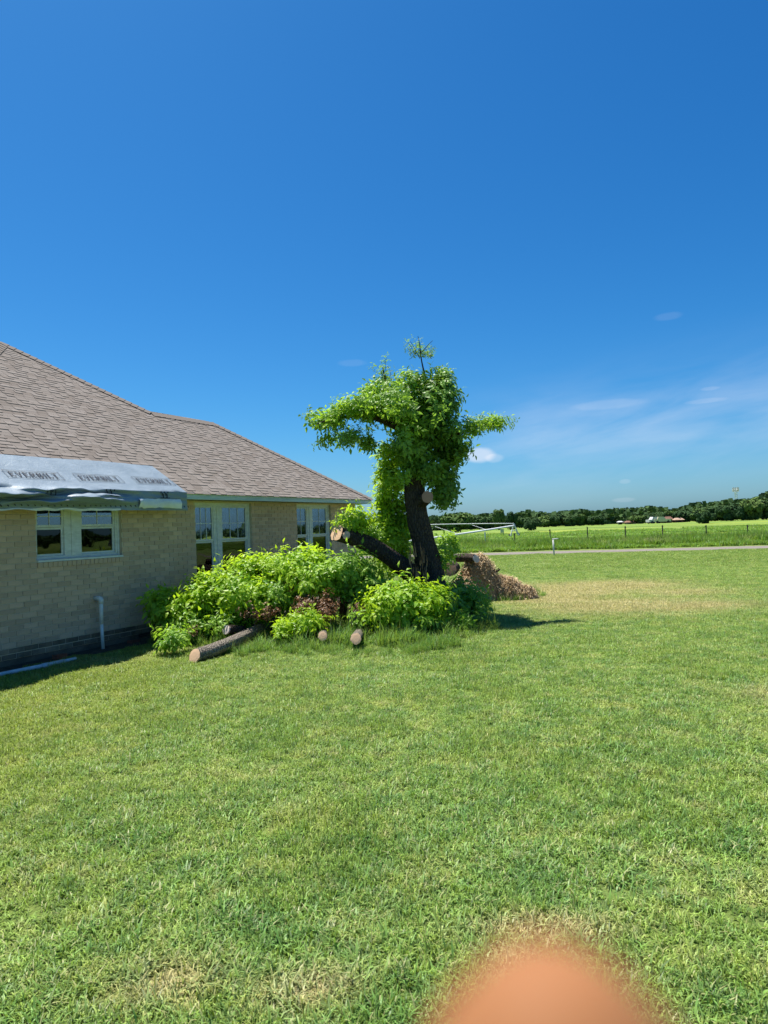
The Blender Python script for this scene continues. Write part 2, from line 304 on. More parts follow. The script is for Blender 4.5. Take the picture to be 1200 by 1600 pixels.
def shingle_material():
    m, nt, out = mat('asphalt_shingle'); tcn = nt.nodes.new('ShaderNodeTexCoord'); pos = world_pos(nt)
    at = nt.nodes.new('ShaderNodeAttribute'); at.attribute_name = 'tint'
    c = ramp(nt, at.outputs['Fac'], [(0.0, (0.15, 0.130, 0.115)), (0.5, (0.195, 0.174, 0.158)), (1.0, (0.24, 0.217, 0.20))])
    c = mixc(nt, M(nt, 'MULTIPLY', noise_n(nt, 1.1, 5, 0.6, pos), 0.55), c, (0.178, 0.157, 0.142))
    c = mixc(nt, M(nt, 'MULTIPLY', noise_n(nt, 160, 3, 0.8, pos), 0.5), c, (0.15, 0.12, 0.10))
    b = node(nt, 'ShaderNodeBsdfPrincipled', Roughness=0.95); b.inputs['Specular IOR Level'].default_value = 0.12; nt.links.new(c, b.inputs['Base Color'])
    bp = node(nt, 'ShaderNodeBump', Strength=0.5, Distance=0.004); nt.links.new(noise_n(nt, 250, 3, 0.8, pos), bp.inputs['Height']); nt.links.new(bp.outputs[0], b.inputs['Normal'])
    nt.links.new(b.outputs[0], out.inputs[0]); return m
MT['shingle'] = shingle_material()
MT['felt'] = simple('roof_underlay', (0.03, 0.025, 0.022), (0.06, 0.05, 0.045), 8, 0.95)
MT['whitewood'] = simple('weathered_white_paint', (0.50, 0.53, 0.52), (0.70, 0.73, 0.72), 7, 0.6, 0.25, 30, stretch=(1, 1, 3))
MT['fascia'] = simple('weathered_fascia_paint', (0.36, 0.46, 0.50), (0.56, 0.66, 0.70), 5, 0.65, 0.3, 30, stretch=(.4, 1, 3))
MT['soffit'] = simple('soffit_paint', (0.32, 0.33, 0.28), (0.45, 0.46, 0.40), 5, 0.8)
MT['muntin'] = simple('muntin_white', (0.55, 0.58, 0.62), (0.66, 0.69, 0.72), 9, 0.5)
MT['reflectblind'] = simple('sky_reflection_blind', (0.13, 0.15, 0.48), (0.18, 0.20, 0.58), 3, 0.8)  # slat colour carries the blue of sky reflected in the panes
MT['blind'] = simple('vertical_blind', (0.30, 0.33, 0.36), (0.42, 0.45, 0.48), 3, 0.8)
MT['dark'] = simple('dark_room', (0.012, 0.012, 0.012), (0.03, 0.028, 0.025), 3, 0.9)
MT['pvc'] = simple('dirty_white_pvc', (0.52, 0.54, 0.52), (0.72, 0.74, 0.73), 7, 0.45, 0.1, 20)
MT['greypipe'] = simple('grey_white_pipe', (0.35, 0.40, 0.44), (0.55, 0.60, 0.62), 12, 0.5, 0.1, 20)
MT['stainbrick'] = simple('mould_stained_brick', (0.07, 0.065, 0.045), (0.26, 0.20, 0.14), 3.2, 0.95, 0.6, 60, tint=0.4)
MT['redbrick'] = simple('red_brick', (0.16, 0.05, 0.03), (0.26, 0.09, 0.05), 10, 0.9, 0.5, 60)
MT['black'] = simple('black_print', (0.012, 0.015, 0.022), (0.028, 0.03, 0.04), 20, 0.7)
MT['post'] = simple('rusty_steel_post', (0.06, 0.045, 0.035), (0.15, 0.11, 0.08), 10, 0.8)
MT['wire'] = simple('grey_wire', (0.12, 0.11, 0.10), (0.2, 0.19, 0.18), 10, 0.7)
MT['galv'] = simple('galvanised_steel', (0.55, 0.57, 0.58), (0.75, 0.77, 0.78), 5, 0.5, metallic=0.0)
MT['tyre'] = simple('tyre_rubber', (0.02, 0.02, 0.02), (0.05, 0.05, 0.05), 10, 0.9)
MT['straw'] = simple('dead_root_fibre', (0.36, 0.25, 0.14), (0.70, 0.56, 0.36), 9, 0.9, tint=0.8)
MT['earth'] = simple('root_earth', (0.22, 0.13, 0.07), (0.42, 0.28, 0.16), 7, 0.95, 0.8, 40)
MT['rustroof'] = simple('rusty_roof', (0.14, 0.075, 0.055), (0.24, 0.13, 0.09), 3, 0.8)
MT['farwall'] = simple('far_wall_tan', (0.32, 0.22, 0.16), (0.45, 0.32, 0.24), 3, 0.9)
MT['farwhite'] = simple('far_wall_white', (0.42, 0.43, 0.42), (0.55, 0.56, 0.55), 3, 0.7)
MT['yellowbox'] = simple('cream_board', (0.55, 0.52, 0.30), (0.68, 0.64, 0.40), 3, 0.7)
def glass_material(name, refl, base):
    m, nt, out = mat(name)
    gl = node(nt, 'ShaderNodeBsdfGlossy', Roughness=0.012); gl.inputs[0].default_value = (0.93, 0.96, 1.0, 1)
    tr = node(nt, 'ShaderNodeBsdfTransparent'); tr.inputs[0].default_value = (*base, 1)
    lw = node(nt, 'ShaderNodeLayerWeight', Blend=0.35); tcn = nt.nodes.new('ShaderNodeTexCoord')
    bp = node(nt, 'ShaderNodeBump', Strength=0.06, Distance=0.05); nt.links.new(noise_n(nt, 1.6, 2, 0.5, tcn.outputs['Object']), bp.inputs['Height']); nt.links.new(bp.outputs[0], gl.inputs['Normal'])
    ms = nt.nodes.new('ShaderNodeMixShader'); nt.links.new(M(nt, 'ADD', refl, M(nt, 'MULTIPLY', lw.outputs['Fresnel'], 0.6)), ms.inputs[0])
    nt.links.new(tr.outputs[0], ms.inputs[1]); nt.links.new(gl.outputs[0], ms.inputs[2]); nt.links.new(ms.outputs[0], out.inputs[0]); return m
MT['glass'] = glass_material('window_glass', 0.15, (0.5, 0.55, 0.62))
MT['screen'] = glass_material('screened_glass', 0.02, (0.16, 0.17, 0.17))
def tarp_material():
    m, nt, out = mat('tarp_plastic'); tcn = nt.nodes.new('ShaderNodeTexCoord')
    c = ramp(nt, noise_n(nt, 3, 6, 0.6, tcn.outputs['Object']), [(0.3, (0.195, 0.25, 0.30)), (0.7, (0.25, 0.31, 0.365))])
    b = node(nt, 'ShaderNodeBsdfPrincipled', Roughness=0.42); b.inputs['Specular IOR Level'].default_value = 0.4; nt.links.new(c, b.inputs['Base Color'])
    bp = node(nt, 'ShaderNodeBump', Strength=0.35, Distance=0.03); nt.links.new(noise_n(nt, 9, 5, 0.6, tcn.outputs['Object'], 0.6), bp.inputs['Height']); nt.links.new(bp.outputs[0], b.inputs['Normal'])
    t = node(nt, 'ShaderNodeBsdfTranslucent'); t.inputs[0].default_value = (0.22, 0.32, 0.40, 1)
    ms = node(nt, 'ShaderNodeMixShader', Fac=0.12); nt.links.new(b.outputs[0], ms.inputs[1]); nt.links.new(t.outputs[0], ms.inputs[2]); nt.links.new(ms.outputs[0], out.inputs[0]); return m
MT['tarp'] = tarp_material()
MT['tarpwhite'] = simple('tarp_white_side', (0.55, 0.58, 0.60), (0.75, 0.77, 0.78), 4, 0.45, 0.3, 12)
def skin_material():
    m, nt, out = mat('skin'); tcn = nt.nodes.new('ShaderNodeTexCoord')
    c = ramp(nt, noise_n(nt, 60, 4, 0.6, tcn.outputs['Object']), [(0.3, (0.25, 0.108, 0.046)), (0.7, (0.30, 0.135, 0.06))])
    b = node(nt, 'ShaderNodeBsdfPrincipled', Roughness=0.6); nt.links.new(c, b.inputs['Base Color']); b.inputs['Specular IOR Level'].default_value = 0.08
    b.inputs['Subsurface Weight'].default_value = 0.05; b.inputs['Subsurface Radius'].default_value = (0.004, 0.0015, 0.0008); b.inputs['Subsurface Scale'].default_value = 1.0
    nt.links.new(b.outputs[0], out.inputs[0]); return m
MT['skin'] = skin_material(); MT['nail'] = simple('fingernail', (0.30, 0.15, 0.085), (0.34, 0.18, 0.11), 20, 0.5)

# ------------------------------------------------------------------ the ground
g = MB(); S = 3000
g.add([(-S, -S, 0), (S, -S, 0), (S, S, 0), (-S, S, 0)], [(0, 1, 2, 3)]); g.build('ground', MT['ground'], kind='structure')
RK = -0.323                                     # road and fence run this way: y = c + RK * x
def strip(c0, c1, z, x0=-150, x1=260, n=60, jag=0.0, seed=0):
    mb = MB(); v = []
    for i in range(n+1):
        x = x0 + (x1-x0)*i/n
        v += [(x, c0 + RK*x + jag*noise.noise(Vector((x*.3, seed, 0))), z), (x, c1 + RK*x + jag*noise.noise(Vector((x*.3, seed+9, 0))), z)]
    mb.add(v, [(2*i, 2*i+2, 2*i+3, 2*i+1) for i in range(n)]); return mb
strip(39.2, 42.0, 0.008, jag=0.5, n=160).build('gravel_road', MT['road'], kind='structure')
f = MB(); f.add([(-S, 46 - RK*S, .004), (S, 46 + RK*S, .004), (S, S, .004), (-S, S, .004)], [(0, 1, 2, 3)])
f.v[0] = np.array([(-1500, 46 - RK*1500, .004), (S, 46 + RK*S, .004), (S, S, .004), (-1500, S, .004)]); f.build('field', MT['field'], kind='structure')

# ------------------------------------------------------------------ the house (local frame: x along the wall, y inward, z up)
AZ = 0.4874; HC = Vector((-0.32186, 18.33199, 0)); HR = math.pi/2 - AZ
UU = Vector((math.sin(AZ), math.cos(AZ), 0)); WW = Vector((-math.cos(AZ), math.sin(AZ), 0))
def H(u, w, z=0): return HC + UU*u + WW*w + Vector((0, 0, z))
def to_house(x, y):
    dx, dy = x - HC.x, y - HC.y; return dx*UU.x + dy*UU.y, dx*WW.x + dy*WW.y
OV, ZF, ZT, RP = 0.325, 2.394, 2.531, 0.6986
WU = -4.95 - 0                                    # wing ridge starts
TRW = 2.88; UM = -2.04; WA = 4.98                 # wing ridge inset; main hip; apex inset
UA = UM - WA; UN = UA - WA                        # apex u, near corner u
house = empty('brick_house', HC, HR, label='tan brick house with brown shingle hip roof on the left', category='house')
YB = 2*WA - OV
wall = MB(); zt = ZF
WINS = [(-9.60, -8.05, 1.46, 2.33), (-6.32, -4.66, 0.42, 2.36), (-3.02, -1.56, 0.42, 2.36)]
WT = 0.10; YM = OV + 0.005                        # mortar plane; bricks come proud of it
us = sorted({UN+OV, -OV} | {w_[0] for w_ in WINS} | {w_[1] for w_ in WINS})
for a, b in zip(us[:-1], us[1:]):
    w_ = [q for q in WINS if abs(q[0]-a) < 1e-6]
    if w_:
        _, _, z0, z1 = w_[0]; wall.box(a, b, YM, YM+WT, 0.10, z0); wall.box(a, b, YM, YM+WT, z1, zt)
    else: wall.box(a, b, YM, YM+WT, 0.10, zt)
wall.box(-OV-WT, -OV, YM+WT, 2*TRW-OV, 0.10, zt); wall.box(UM-.02, -OV-WT, 2*TRW-OV-WT, 2*TRW-OV, 0.10, zt)
wall.box(UM-OV-WT, UM-OV, 2*TRW-OV, YB, 0.10, zt); wall.box(UN+OV, UM-OV-WT, YB-WT, YB, 0.10, zt); wall.box(UN+OV, UN+OV+WT, YM+WT, YB-WT, 0.10, zt)
wall_o = wall.build('wall', MT['mortar'], house)
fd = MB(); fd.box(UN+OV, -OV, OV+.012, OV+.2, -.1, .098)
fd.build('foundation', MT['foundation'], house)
# bricks
CH, BL, BH, GAP = 0.0786, 0.215, 0.067, 0.0105
bvar = []
for k in range(6):
    mb = MB(); e = 0.003; L = BL/2; hh = BH/2; d = .010
    mb.add([(-L+e,-d,-hh+e),(L-e,-d,-hh+e),(L-e,-d,hh-e),(-L+e,-d,hh-e),(-L,-d+e,-hh),(L,-d+e,-hh),(L,-d+e,hh),(-L,-d+e,hh),(-L,0.004,-hh),(L,0.004,-hh),(L,0.004,hh),(-L,0.004,hh)],
           [(0,1,2,3),(4,5,1,0),(5,6,2,1),(6,7,3,2),(7,4,0,3),(8,9,5,4),(9,10,6,5),(10,11,7,6),(11,8,4,7)], k/5)
    bvar.append(mb.mesh('brick', MT['brick']))
def hdist(u, w, z): p = H(u, w, z); return (p - Vector((0, 0, EYE))).length
full = []; rest = MB(); stained = MB()
def brick_box(mb, u0, u1, z0, z1, pr, t):
    e = .003
    mb.add([(u0+e,YM-pr,z0+e),(u1-e,YM-pr,z0+e),(u1-e,YM-pr,z1-e),(u0+e,YM-pr,z1-e),(u0,YM-pr+e,z0),(u1,YM-pr+e,z0),(u1,YM-pr+e,z1),(u0,YM-pr+e,z1),(u0,YM+.004,z0),(u1,YM+.004,z0),(u1,YM+.004,z1),(u0,YM+.004,z1)],
           [(0,1,2,3),(4,5,1,0),(5,6,2,1),(6,7,3,2),(7,4,0,3),(8,9,5,4),(9,10,6,5),(10,11,7,6),(11,8,4,7)], t)
nc = int((ZF-0.262)/CH)
for c in range(-2, nc+1):
    z0 = 0.262 + c*CH; z1 = min(z0+BH, ZF-.004)
    if z1 - z0 < .02: continue
    off = (c % 2) * (BL+GAP)/2 + (0.03*noise.noise(Vector((c*3.1, 0, 0))))
    holes = [(a, b) for a, b, h0, h1 in WINS if z1 > h0 - (0.085) and z0 < h1]
    u = UN + OV - .3 + off
    while u < -OV:
        a, b = u, u+BL; u += BL+GAP
        segs = [(max(a, UN+OV), min(b, -OV))]
        for h0, h1 in holes:
            h0 -= .0; h1 += .0; ns = []
            for s0, s1 in segs:
                if s1 <= h0 or s0 >= h1: ns.append((s0, s1))
                else:
                    if s0 < h0: ns.append((s0, h0))
                    if s1 > h1: ns.append((h1, s1))
            segs = ns
        for s0, s1 in segs:
            if s1 - s0 < .03: continue
            zz = z1
            t = random.random()
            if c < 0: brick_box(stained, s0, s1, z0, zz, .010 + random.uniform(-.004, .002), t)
            elif s1 - s0 > BL - 1e-4 and z1 - z0 > BH - 1e-4: full.append((hdist((s0+s1)/2, OV, (z0+z1)/2) if -10.4 < s0 else 99, s0, z0, t))
            else: brick_box(rest, s0, s1, z0, zz, .010 + random.uniform(-.002, .002), t)
full.sort()
for i, (d, s0, z0, t) in enumerate(full):
    if i < 290:
        o = link(bvar[int(t*5.99)], 'brick', wall_o); o.location = (s0+BL/2, YM + random.uniform(-.002, .002), z0+BH/2); o.rotation_euler = (0, random.uniform(-.006, .006), 0)
    else: brick_box(rest, s0, s0+BL, z0, z0+BH, .010 + random.uniform(-.002, .002), t)
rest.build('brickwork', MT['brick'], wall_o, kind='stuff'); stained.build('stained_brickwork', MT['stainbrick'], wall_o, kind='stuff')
# lintel-free tall windows run up to the soffit; rowlock sills under each window
def window(u0, u1, z0, z1, mull, grid, name_label, blind):
    YF = OV + 0.055                               # face of the frame, set back in the brick
    fr = MB(); cas = .055; head = .06 if z1 > 2.34 else .05
    fr.box(u0, u0+cas*.6, YF, YF+.07, z0, z1); fr.box(u1-.085, u1, YF, YF+.07, z0, z1)
    fr.box(u0+cas*.6, u1-.085, YF, YF+.07, z1-head, z1); fr.box(u0+cas*.6, u1-.085, YF, YF+.07, z0, z0+.05)
    fr.box(mull[0], mull[1], YF+.002, YF+.068, z0+.05, z1-head)
    fr.box((mull[0]+mull[1])/2-.028, (mull[0]+mull[1])/2+.028, YF-.012, YF+.002, z0+.05, z1-head)
    fr.box(u1-.055, u1-.03, YF-.014, YF, z0, z1)
    w_ = fr.build('window', MT['whitewood'], house)
    if name_label: w_['label'] = name_label
    sill = MB(); sill.box(u0+.004, u1-.004, OV-.03, YF, z0-.03, z0); sill.build('window_sill', MT['whitewood'], w_)
    for a, b in ((u0+cas*.6, mull[0]), (mull[1], u1-.085)):
        zr = grid['rail']; s = .035
        sash = MB()
        for (za, zb, yo) in ((zr, z1-head, .012), (z0+.05, zr, .030)):
            sash.box(a+.002, a+s, YF+yo, YF+yo+.03, za, zb); sash.box(b-s, b-.002, YF+yo, YF+yo+.03, za, zb)
            sash.box(a+s, b-s, YF+yo+.001, YF+yo+.029, zb-.035, zb-.002); sash.box(a+s, b-s, YF+yo+.001, YF+yo+.029, za+.002, za+.035)
        sash.build('sash', MT['whitewood'], w_)
        for (za, zb, yo, key) in ((zr+.035, z1-head-.035, .026, 'glass'), (z0+.085, zr-.035, .044, 'screen')):
            pn = MB(); ti = random.uniform(-.004, .004)
            pn.box(a+s, b-s, YF+yo, YF+yo+.004, za, zb); po = pn.build('pane', MT[key], w_)
            mu = MB(); cs, rs = grid['c'], grid['r']; tw = .0065 if key == 'glass' else .005; yo = yo if key == 'glass' else yo + .0125
            for i in range(1, cs): x = a+s + (b-a-2*s)*i/cs; mu.box(x-tw, x+tw, YF+yo-.006, YF+yo-.001, za, zb)
            for i in range(1, rs): z = za + (zb-za)*i/rs; mu.box(a+s, b-s, YF+yo-.0075, YF+yo-.0068, z-tw, z+tw)
            mu.build('muntin', MT['muntin'], w_)
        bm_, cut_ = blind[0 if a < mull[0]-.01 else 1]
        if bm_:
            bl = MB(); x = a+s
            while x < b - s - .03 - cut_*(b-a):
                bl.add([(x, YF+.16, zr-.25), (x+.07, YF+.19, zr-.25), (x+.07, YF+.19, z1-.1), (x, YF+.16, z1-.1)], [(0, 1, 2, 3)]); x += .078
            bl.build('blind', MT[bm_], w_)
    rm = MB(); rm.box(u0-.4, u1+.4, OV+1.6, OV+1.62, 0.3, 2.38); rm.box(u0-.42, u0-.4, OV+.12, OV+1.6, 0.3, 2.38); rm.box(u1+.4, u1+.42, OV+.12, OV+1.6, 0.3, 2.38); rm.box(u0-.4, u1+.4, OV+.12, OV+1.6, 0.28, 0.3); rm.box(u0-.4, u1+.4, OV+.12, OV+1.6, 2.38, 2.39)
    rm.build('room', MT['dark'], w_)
    n = int((u1-u0)/.0775); us_ = (u1-u0)/n
    me = MB(); me.box(-us_/2+.005, us_/2-.005, -.03, .05, -.0735, 0, .5); mes = me.mesh('sill_brick', MT['brick'])
    for i in range(n):
        o = link(mes, 'sill_brick', w_); o.location = (u0+us_*(i+.5), OV, z0-.032 + random.uniform(-.001, .001)); o.rotation_euler = (.12, 0, 0)
window(*WINS[0], (-9.09, -8.80), dict(rail=1.945, c=2, r=2), 'low double window under the tarp', ((None, 0), ('reflectblind', 0)))  # right-hand blind added to paint the blue sky reflection of that pane
window(*WINS[1], (-5.76, -5.53), dict(rail=1.615, c=3, r=2), 'tall double window with blinds behind the bush', (('reflectblind', 0), ('blind', .1)))
window(*WINS[2], (-2.52, -2.31), dict(rail=1.62, c=2, r=2), 'tall double window nearest the far corner', ((None, 0), ('blind', .25)))
# eave: fascia, soffit
fa = MB(); fa.box(UN, 0.0, 0.0, .022, ZF, ZT-.012); fa.box(-.022, 0, .024, 2*TRW, ZF, ZT-.012); fa.box(UN, UN+.022, .024, 2*WA, ZF, ZT-.012)
fa.build('fascia', MT['fascia'], house)
so = MB(); so.box(UN+.024, -.024, .024, OV+.1, ZF+.012, ZF+.024); so.box(-.35, -.024, OV+.102, 2*TRW, ZF+.012, ZF+.024)
so.build('soffit', MT['soffit'], house)
# roof deck
dk = MB(); z_ = lambda w: ZT + RP*w - .03
A = (UN, 0, z_(0)); B = (0, 0, z_(0)); C_ = (0, 2*TRW, z_(0)); D = (UM, 2*TRW, z_(0)); E_ = (UM, 2*WA, z_(0)); F_ = (UN, 2*WA, z_(0))
AP = (UA, WA, z_(WA)); R1 = (-TRW, TRW, z_(TRW)); R2 = (UM-TRW, TRW, z_(TRW))
dk.add([A, B, C_, D, E_, F_, AP, R1, R2], [(0, 1, 7, 8, 6), (1, 2, 7), (2, 3, 8, 7), (3, 4, 6, 8), (4, 5, 6), (5, 0, 6)])
roof = dk.build('roof', MT['felt'], house)
# shingles on the slope towards the lawn
EXP = 0.088                                        # plan exposure of one course
TAB = 0.21; SL = math.hypot(1, RP); TH = math.atan(RP)
def umax(w): return -w if w <= TRW else UM - w
def umin(w): return UN + w
svar = []
for k in range(8):
    mb = MB(); t = (0.05, .3, .45, .55, .62, .75, .88, 1.0)[k]; th = (.0125 if k % 2 else .0045)
    LW = TAB/2 - .004; dp = EXP*SL*1.12
    mb.add([(-LW, 0, 0), (LW, 0, 0), (LW, dp, -.004), (-LW, dp, -.004), (-LW, 0, th), (LW, 0, th), (LW, dp, .003), (-LW, dp, .003)],
           [(4, 5, 6, 7), (0, 1, 5, 4), (1, 2, 6, 5), (3, 0, 4, 7)], t)
    svar.append(mb.mesh('shingle', MT['shingle']))
alt = False; cand = []; srest = MB(); row = 0; w = -.03
while w < WA:
    u = UN - TAB*random.uniform(1, 2.2)
    while u < 0:
        tw = TAB * random.choice((.7, 1, 1, 1, 1)); alt = not alt if random.random() < .72 else alt; k = 2*random.randrange(4) + alt
        a, b = max(u, umin(w)), min(u+tw, umax(w)+.02)
        if b - a > .03:
            if tw == TAB and b - a > TAB-.001: cand.append((hdist(a+TAB/2, w, ZT+RP*w) if a > -11 + .35*w else 99, a, w, k))
            else: cand.append((99+random.random(), a, w, k, b))
        u += tw
    w += EXP; row += 1
cand.sort(key=lambda q: q[0])
for i, q in enumerate(cand):
    a, w, k = q[1:4]; b = q[4] if len(q) > 4 else a+TAB
    if i < 290 and len(q) == 4:
        o = link(svar[k], 'shingle', roof); o.location = (a+TAB/2, w, ZT+RP*w-.022); o.rotation_euler = (TH, 0, 0)
    else:
        th = (.0125 if k % 2 else .0045); dp = EXP*1.12; zz = lambda y: ZT + RP*y - .022
        srest.add([(a+.003, w, zz(w)), (b-.003, w, zz(w)), (min(b-.003, umax(w+dp)+.02), w+dp, zz(w+dp)-.004), (a+.003, w+dp, zz(w+dp)-.004),
                   (a+.003, w, zz(w)+th*1.2), (b-.003, w, zz(w)+th*1.2), (min(b-.003, umax(w+dp)+.02), w+dp, zz(w+dp)+.003), (a+.003, w+dp, zz(w+dp)+.003)],
                  [(4, 5, 6, 7), (0, 1, 5, 4), (1, 2, 6, 5), (3, 0, 4, 7)], (0.05, .3, .45, .55, .62, .75, .88, 1.0)[k])
srest.build('shingle_courses', MT['shingle'], roof, kind='stuff')
# hip and ridge caps, one by one
def caps(p, q, n1, n2):
    p, q = Vector(p), Vector(q); L = (q-p).length; n = int(L/.15); d = (q-p)/n; dn = d.normalized()
    mb = MB(); upv = Vector((0, 0, 1)); s = dn.cross(upv).normalized()
    m = Matrix((s, dn, s.cross(dn))).transposed().to_4x4()
    wd = .14; mb.add([(-wd, -.01, n1), (0, -.01, .022), (wd, -.01, n2), (-wd, .17, n1-.012), (0, .17, .008), (wd, .17, n2-.012), (-wd, -.01, n1-.012), (0, -.01, .006), (wd, -.01, n2-.012)],
                     [(0, 1, 4, 3), (1, 2, 5, 4), (6, 7, 1, 0), (7, 8, 2, 1)], .35)
    me = mb.mesh('cap_shingle', MT['shingle'])
    for i in range(n):
        o = link(me, 'cap_shingle', roof); mm = m.copy(); mm.translation = p + d*i; o.matrix_local = mm
up3 = lambda v: (v[0], v[1], v[2]+.03)
caps(up3(B), up3(R1), -.055, -.055); caps(up3(R1), up3(R2), -.09, -.09); caps(up3(R2), up3(AP), -.055, -.055)
caps(up3(A), up3(AP), -.055, -.055)
# crawl-space vent
vt = MB(); vt.box(-7.75, -7.36, OV+.004, OV+.010, .03, .17); vo = vt.build('vent', MT['dark'], house)
vg = MB()
for i in range(5): vg.box(-7.75, -7.36, OV-.002, OV+.004, .035+i*.028, .043+i*.028)
vg.build('vent_grille', MT['post'], vo)

# soil strip by the wall, shaded by the eave
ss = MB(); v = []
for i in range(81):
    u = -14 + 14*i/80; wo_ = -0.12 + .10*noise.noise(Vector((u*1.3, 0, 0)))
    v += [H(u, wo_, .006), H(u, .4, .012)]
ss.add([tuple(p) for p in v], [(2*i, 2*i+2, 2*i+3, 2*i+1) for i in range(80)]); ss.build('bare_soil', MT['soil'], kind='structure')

# ------------------------------------------------------------------ tarp over the eave
tarp = empty('roof_tarp', H(-9, 0, 0), HR, label='pale grey blue tarp with black printed boxes draped over the eave', category='tarp')
def T(u, s):
    """local (house frame shifted by u=-9) point of the tarp; s from 1 (top on the roof) through 0 (eave) to -1 (hem)"""
    edge_top = 0.70 + .012*math.sin(u*2.1)
    n1 = noise.noise(Vector((u*1.1, s*1.5, 3.1))); n2 = noise.noise(Vector((u*4.0, s*5, 9.1))); n3 = noise.noise(Vector((u*.8, s*6, 5)))
    if s >= 0:
        w = -.045 + s*(edge_top+.045); z = ZT + RP*w + .020 + .010*abs(n2)*s + .008*n1
        if s < .25: w += -.02*(1-s/.25)*(n1+.3)
        return (u+9, w, z)
    k = -s; left = min(1, max(0, (-7.9-u)/1.2))     # crumpled towards the near side
    fold = math.sin(k*11 + n1*3 + u*1.3)
    hem = .335 + .02*noise.noise(Vector((u*1.7, 8, 0)))
    bulge = (.09 + .13*n3 + .12*fold*(1-k*.5))*left*math.sin(math.pi*min(1, k*1.15)) + .012*n2
    z = ZT - .03 + .02 - hem*k + .03*n2*left
    return (u+9, -.055 - bulge*1.4 - .01*k, z)
NU, NS1, NS2 = 260, 12, 34
mb = MB(); v = []; ul = -11.6
for i in range(NU+1):
    for j in range(NS1+NS2+1):
        s = 1 - j/NS1 if j <= NS1 else -(j-NS1)/NS2
        ur = -6.92 - .08*max(0, s); uu_ = ul + (ur-ul)*i/NU
        v.append(T(uu_, s))
n_ = NS1+NS2+1
mb.add(v, [(i*n_+j, i*n_+j+1, (i+1)*n_+j+1, (i+1)*n_+j) for i in range(NU) for j in range(n_-1)])
to = mb.build('tarp_sheet', MT['tarp'], tarp, smooth=True)
# stitched hem line with eyelets, paler bottom edge
hm = MB(); v = []
for i in range(121):
    u = ul + (-6.92-ul)*i/120; a = T(u, -1); b = T(u, -.93); v += [(a[0], a[1]-.006, a[2]-.006), (b[0], b[1]-.006, b[2])]
hm.add(v, [(2*i, 2*i+2, 2*i+3, 2*i+1) for i in range(82)]); hm.build('hem', MT['tarpwhite'], tarp)
ey = MB()
for i in range(46):
    u = -11.4 + i*.1; a = T(u, -.80)
    ey.add([(a[0]-.018, a[1]-.008, a[2]+.012), (a[0]-.004, a[1]-.008, a[2]+.02), (a[0]+.02, a[1]-.008, a[2]-.012), (a[0]+.006, a[1]-.008, a[2]-.018)], [(0, 1, 2, 3)])
ey.build('stitching', MT['black'], tarp)
# turned-up corner showing the white side
fl = MB(); v = []
for i in range(31):
    u = -8.04 + .95*i/30; lift = .06*math.sin(math.pi*i/30)
    for j in range(6):
        k = j/5; a = T(u, -.42-.5*k*(1 if i > 2 else .9))
        v.append((a[0], a[1]-.02-.02*math.sin(math.pi*k)-.01*noise.noise(Vector((i*.3, j, 0))), a[2]+ .012*noise.noise(Vector((i*.4, 4, 0))) + lift*.3*k))
fl.add(v, [(i*6+j, i*6+j+1, (i+1)*6+j+1, (i+1)*6+j) for i in range(30) for j in range(5)]); fl.build('turned_flap', MT['tarpwhite'], tarp, smooth=True)
# printed boxes and lettering, laid on the sheet
def stroke_letters():
    t = .15
    V = lambda x, w=t: [(x, 0), (x+w, 0), (x+w, 1), (x, 1)]
    Hh = lambda x0, x1, y, h=.11: [(x0, y), (x1, y), (x1, y+h), (x0, y+h)]
    L = {}
    L['E'] = (.72, [V(.08), Hh(0, .66, 0), Hh(0, .66, .89), Hh(.2, .5, .45), [(.57, 0), (.66, 0), (.68, .3), (.6, .3)], [(.57, .7), (.64, .7), (.66, 1), (.57, 1)], Hh(.44, .5, .36, .28)])
    L['V'] = (.80, [[(.04, 1), (.22, 1), (.46, 0), (.34, 0)], [(.60, 1), (.74, 1), (.46, 0), (.36, 0)]])
    L['R'] = (.78, [V(.08), Hh(0, .34, 0, .09), Hh(.08, .5, .89), Hh(.2, .5, .45), [(.46, .45), (.64, .55), (.64, .88), (.46, 1)], [(.34, .45), (.5, .45), (.74, 0), (.56, 0)], Hh(.56, .78, 0, .08)])
    L['B'] = (.76, [V(.08), Hh(0, .5, 0), Hh(0, .5, .89), Hh(.2, .5, .46), [(.44, .5), (.62, .58), (.62, .9), (.44, 1)], [(.46, 0), (.68, .1), (.68, .44), (.46, .54)]])
    L['I'] = (.34, [V(.08), Hh(.02, .31, 0, .08), Hh(.02, .31, .92, .08)])
    L['L'] = (.68, [V(.08), Hh(0, .62, 0), Hh(0, .34, .91, .09), [(.54, 0), (.62, 0), (.64, .32), (.57, .32)]])
    L['T'] = (.74, [V(.27), Hh(0, .7, .89), Hh(.17, .53, 0, .09)])
    return L
LET = stroke_letters()
def on_tarp(u, w, lift=.012):
    s = (w+.045)/.745; p = T(u, s) if s >= 0 else T(u, s*1.0)
    return (p[0], p[1]-lift*.5, p[2]+lift)
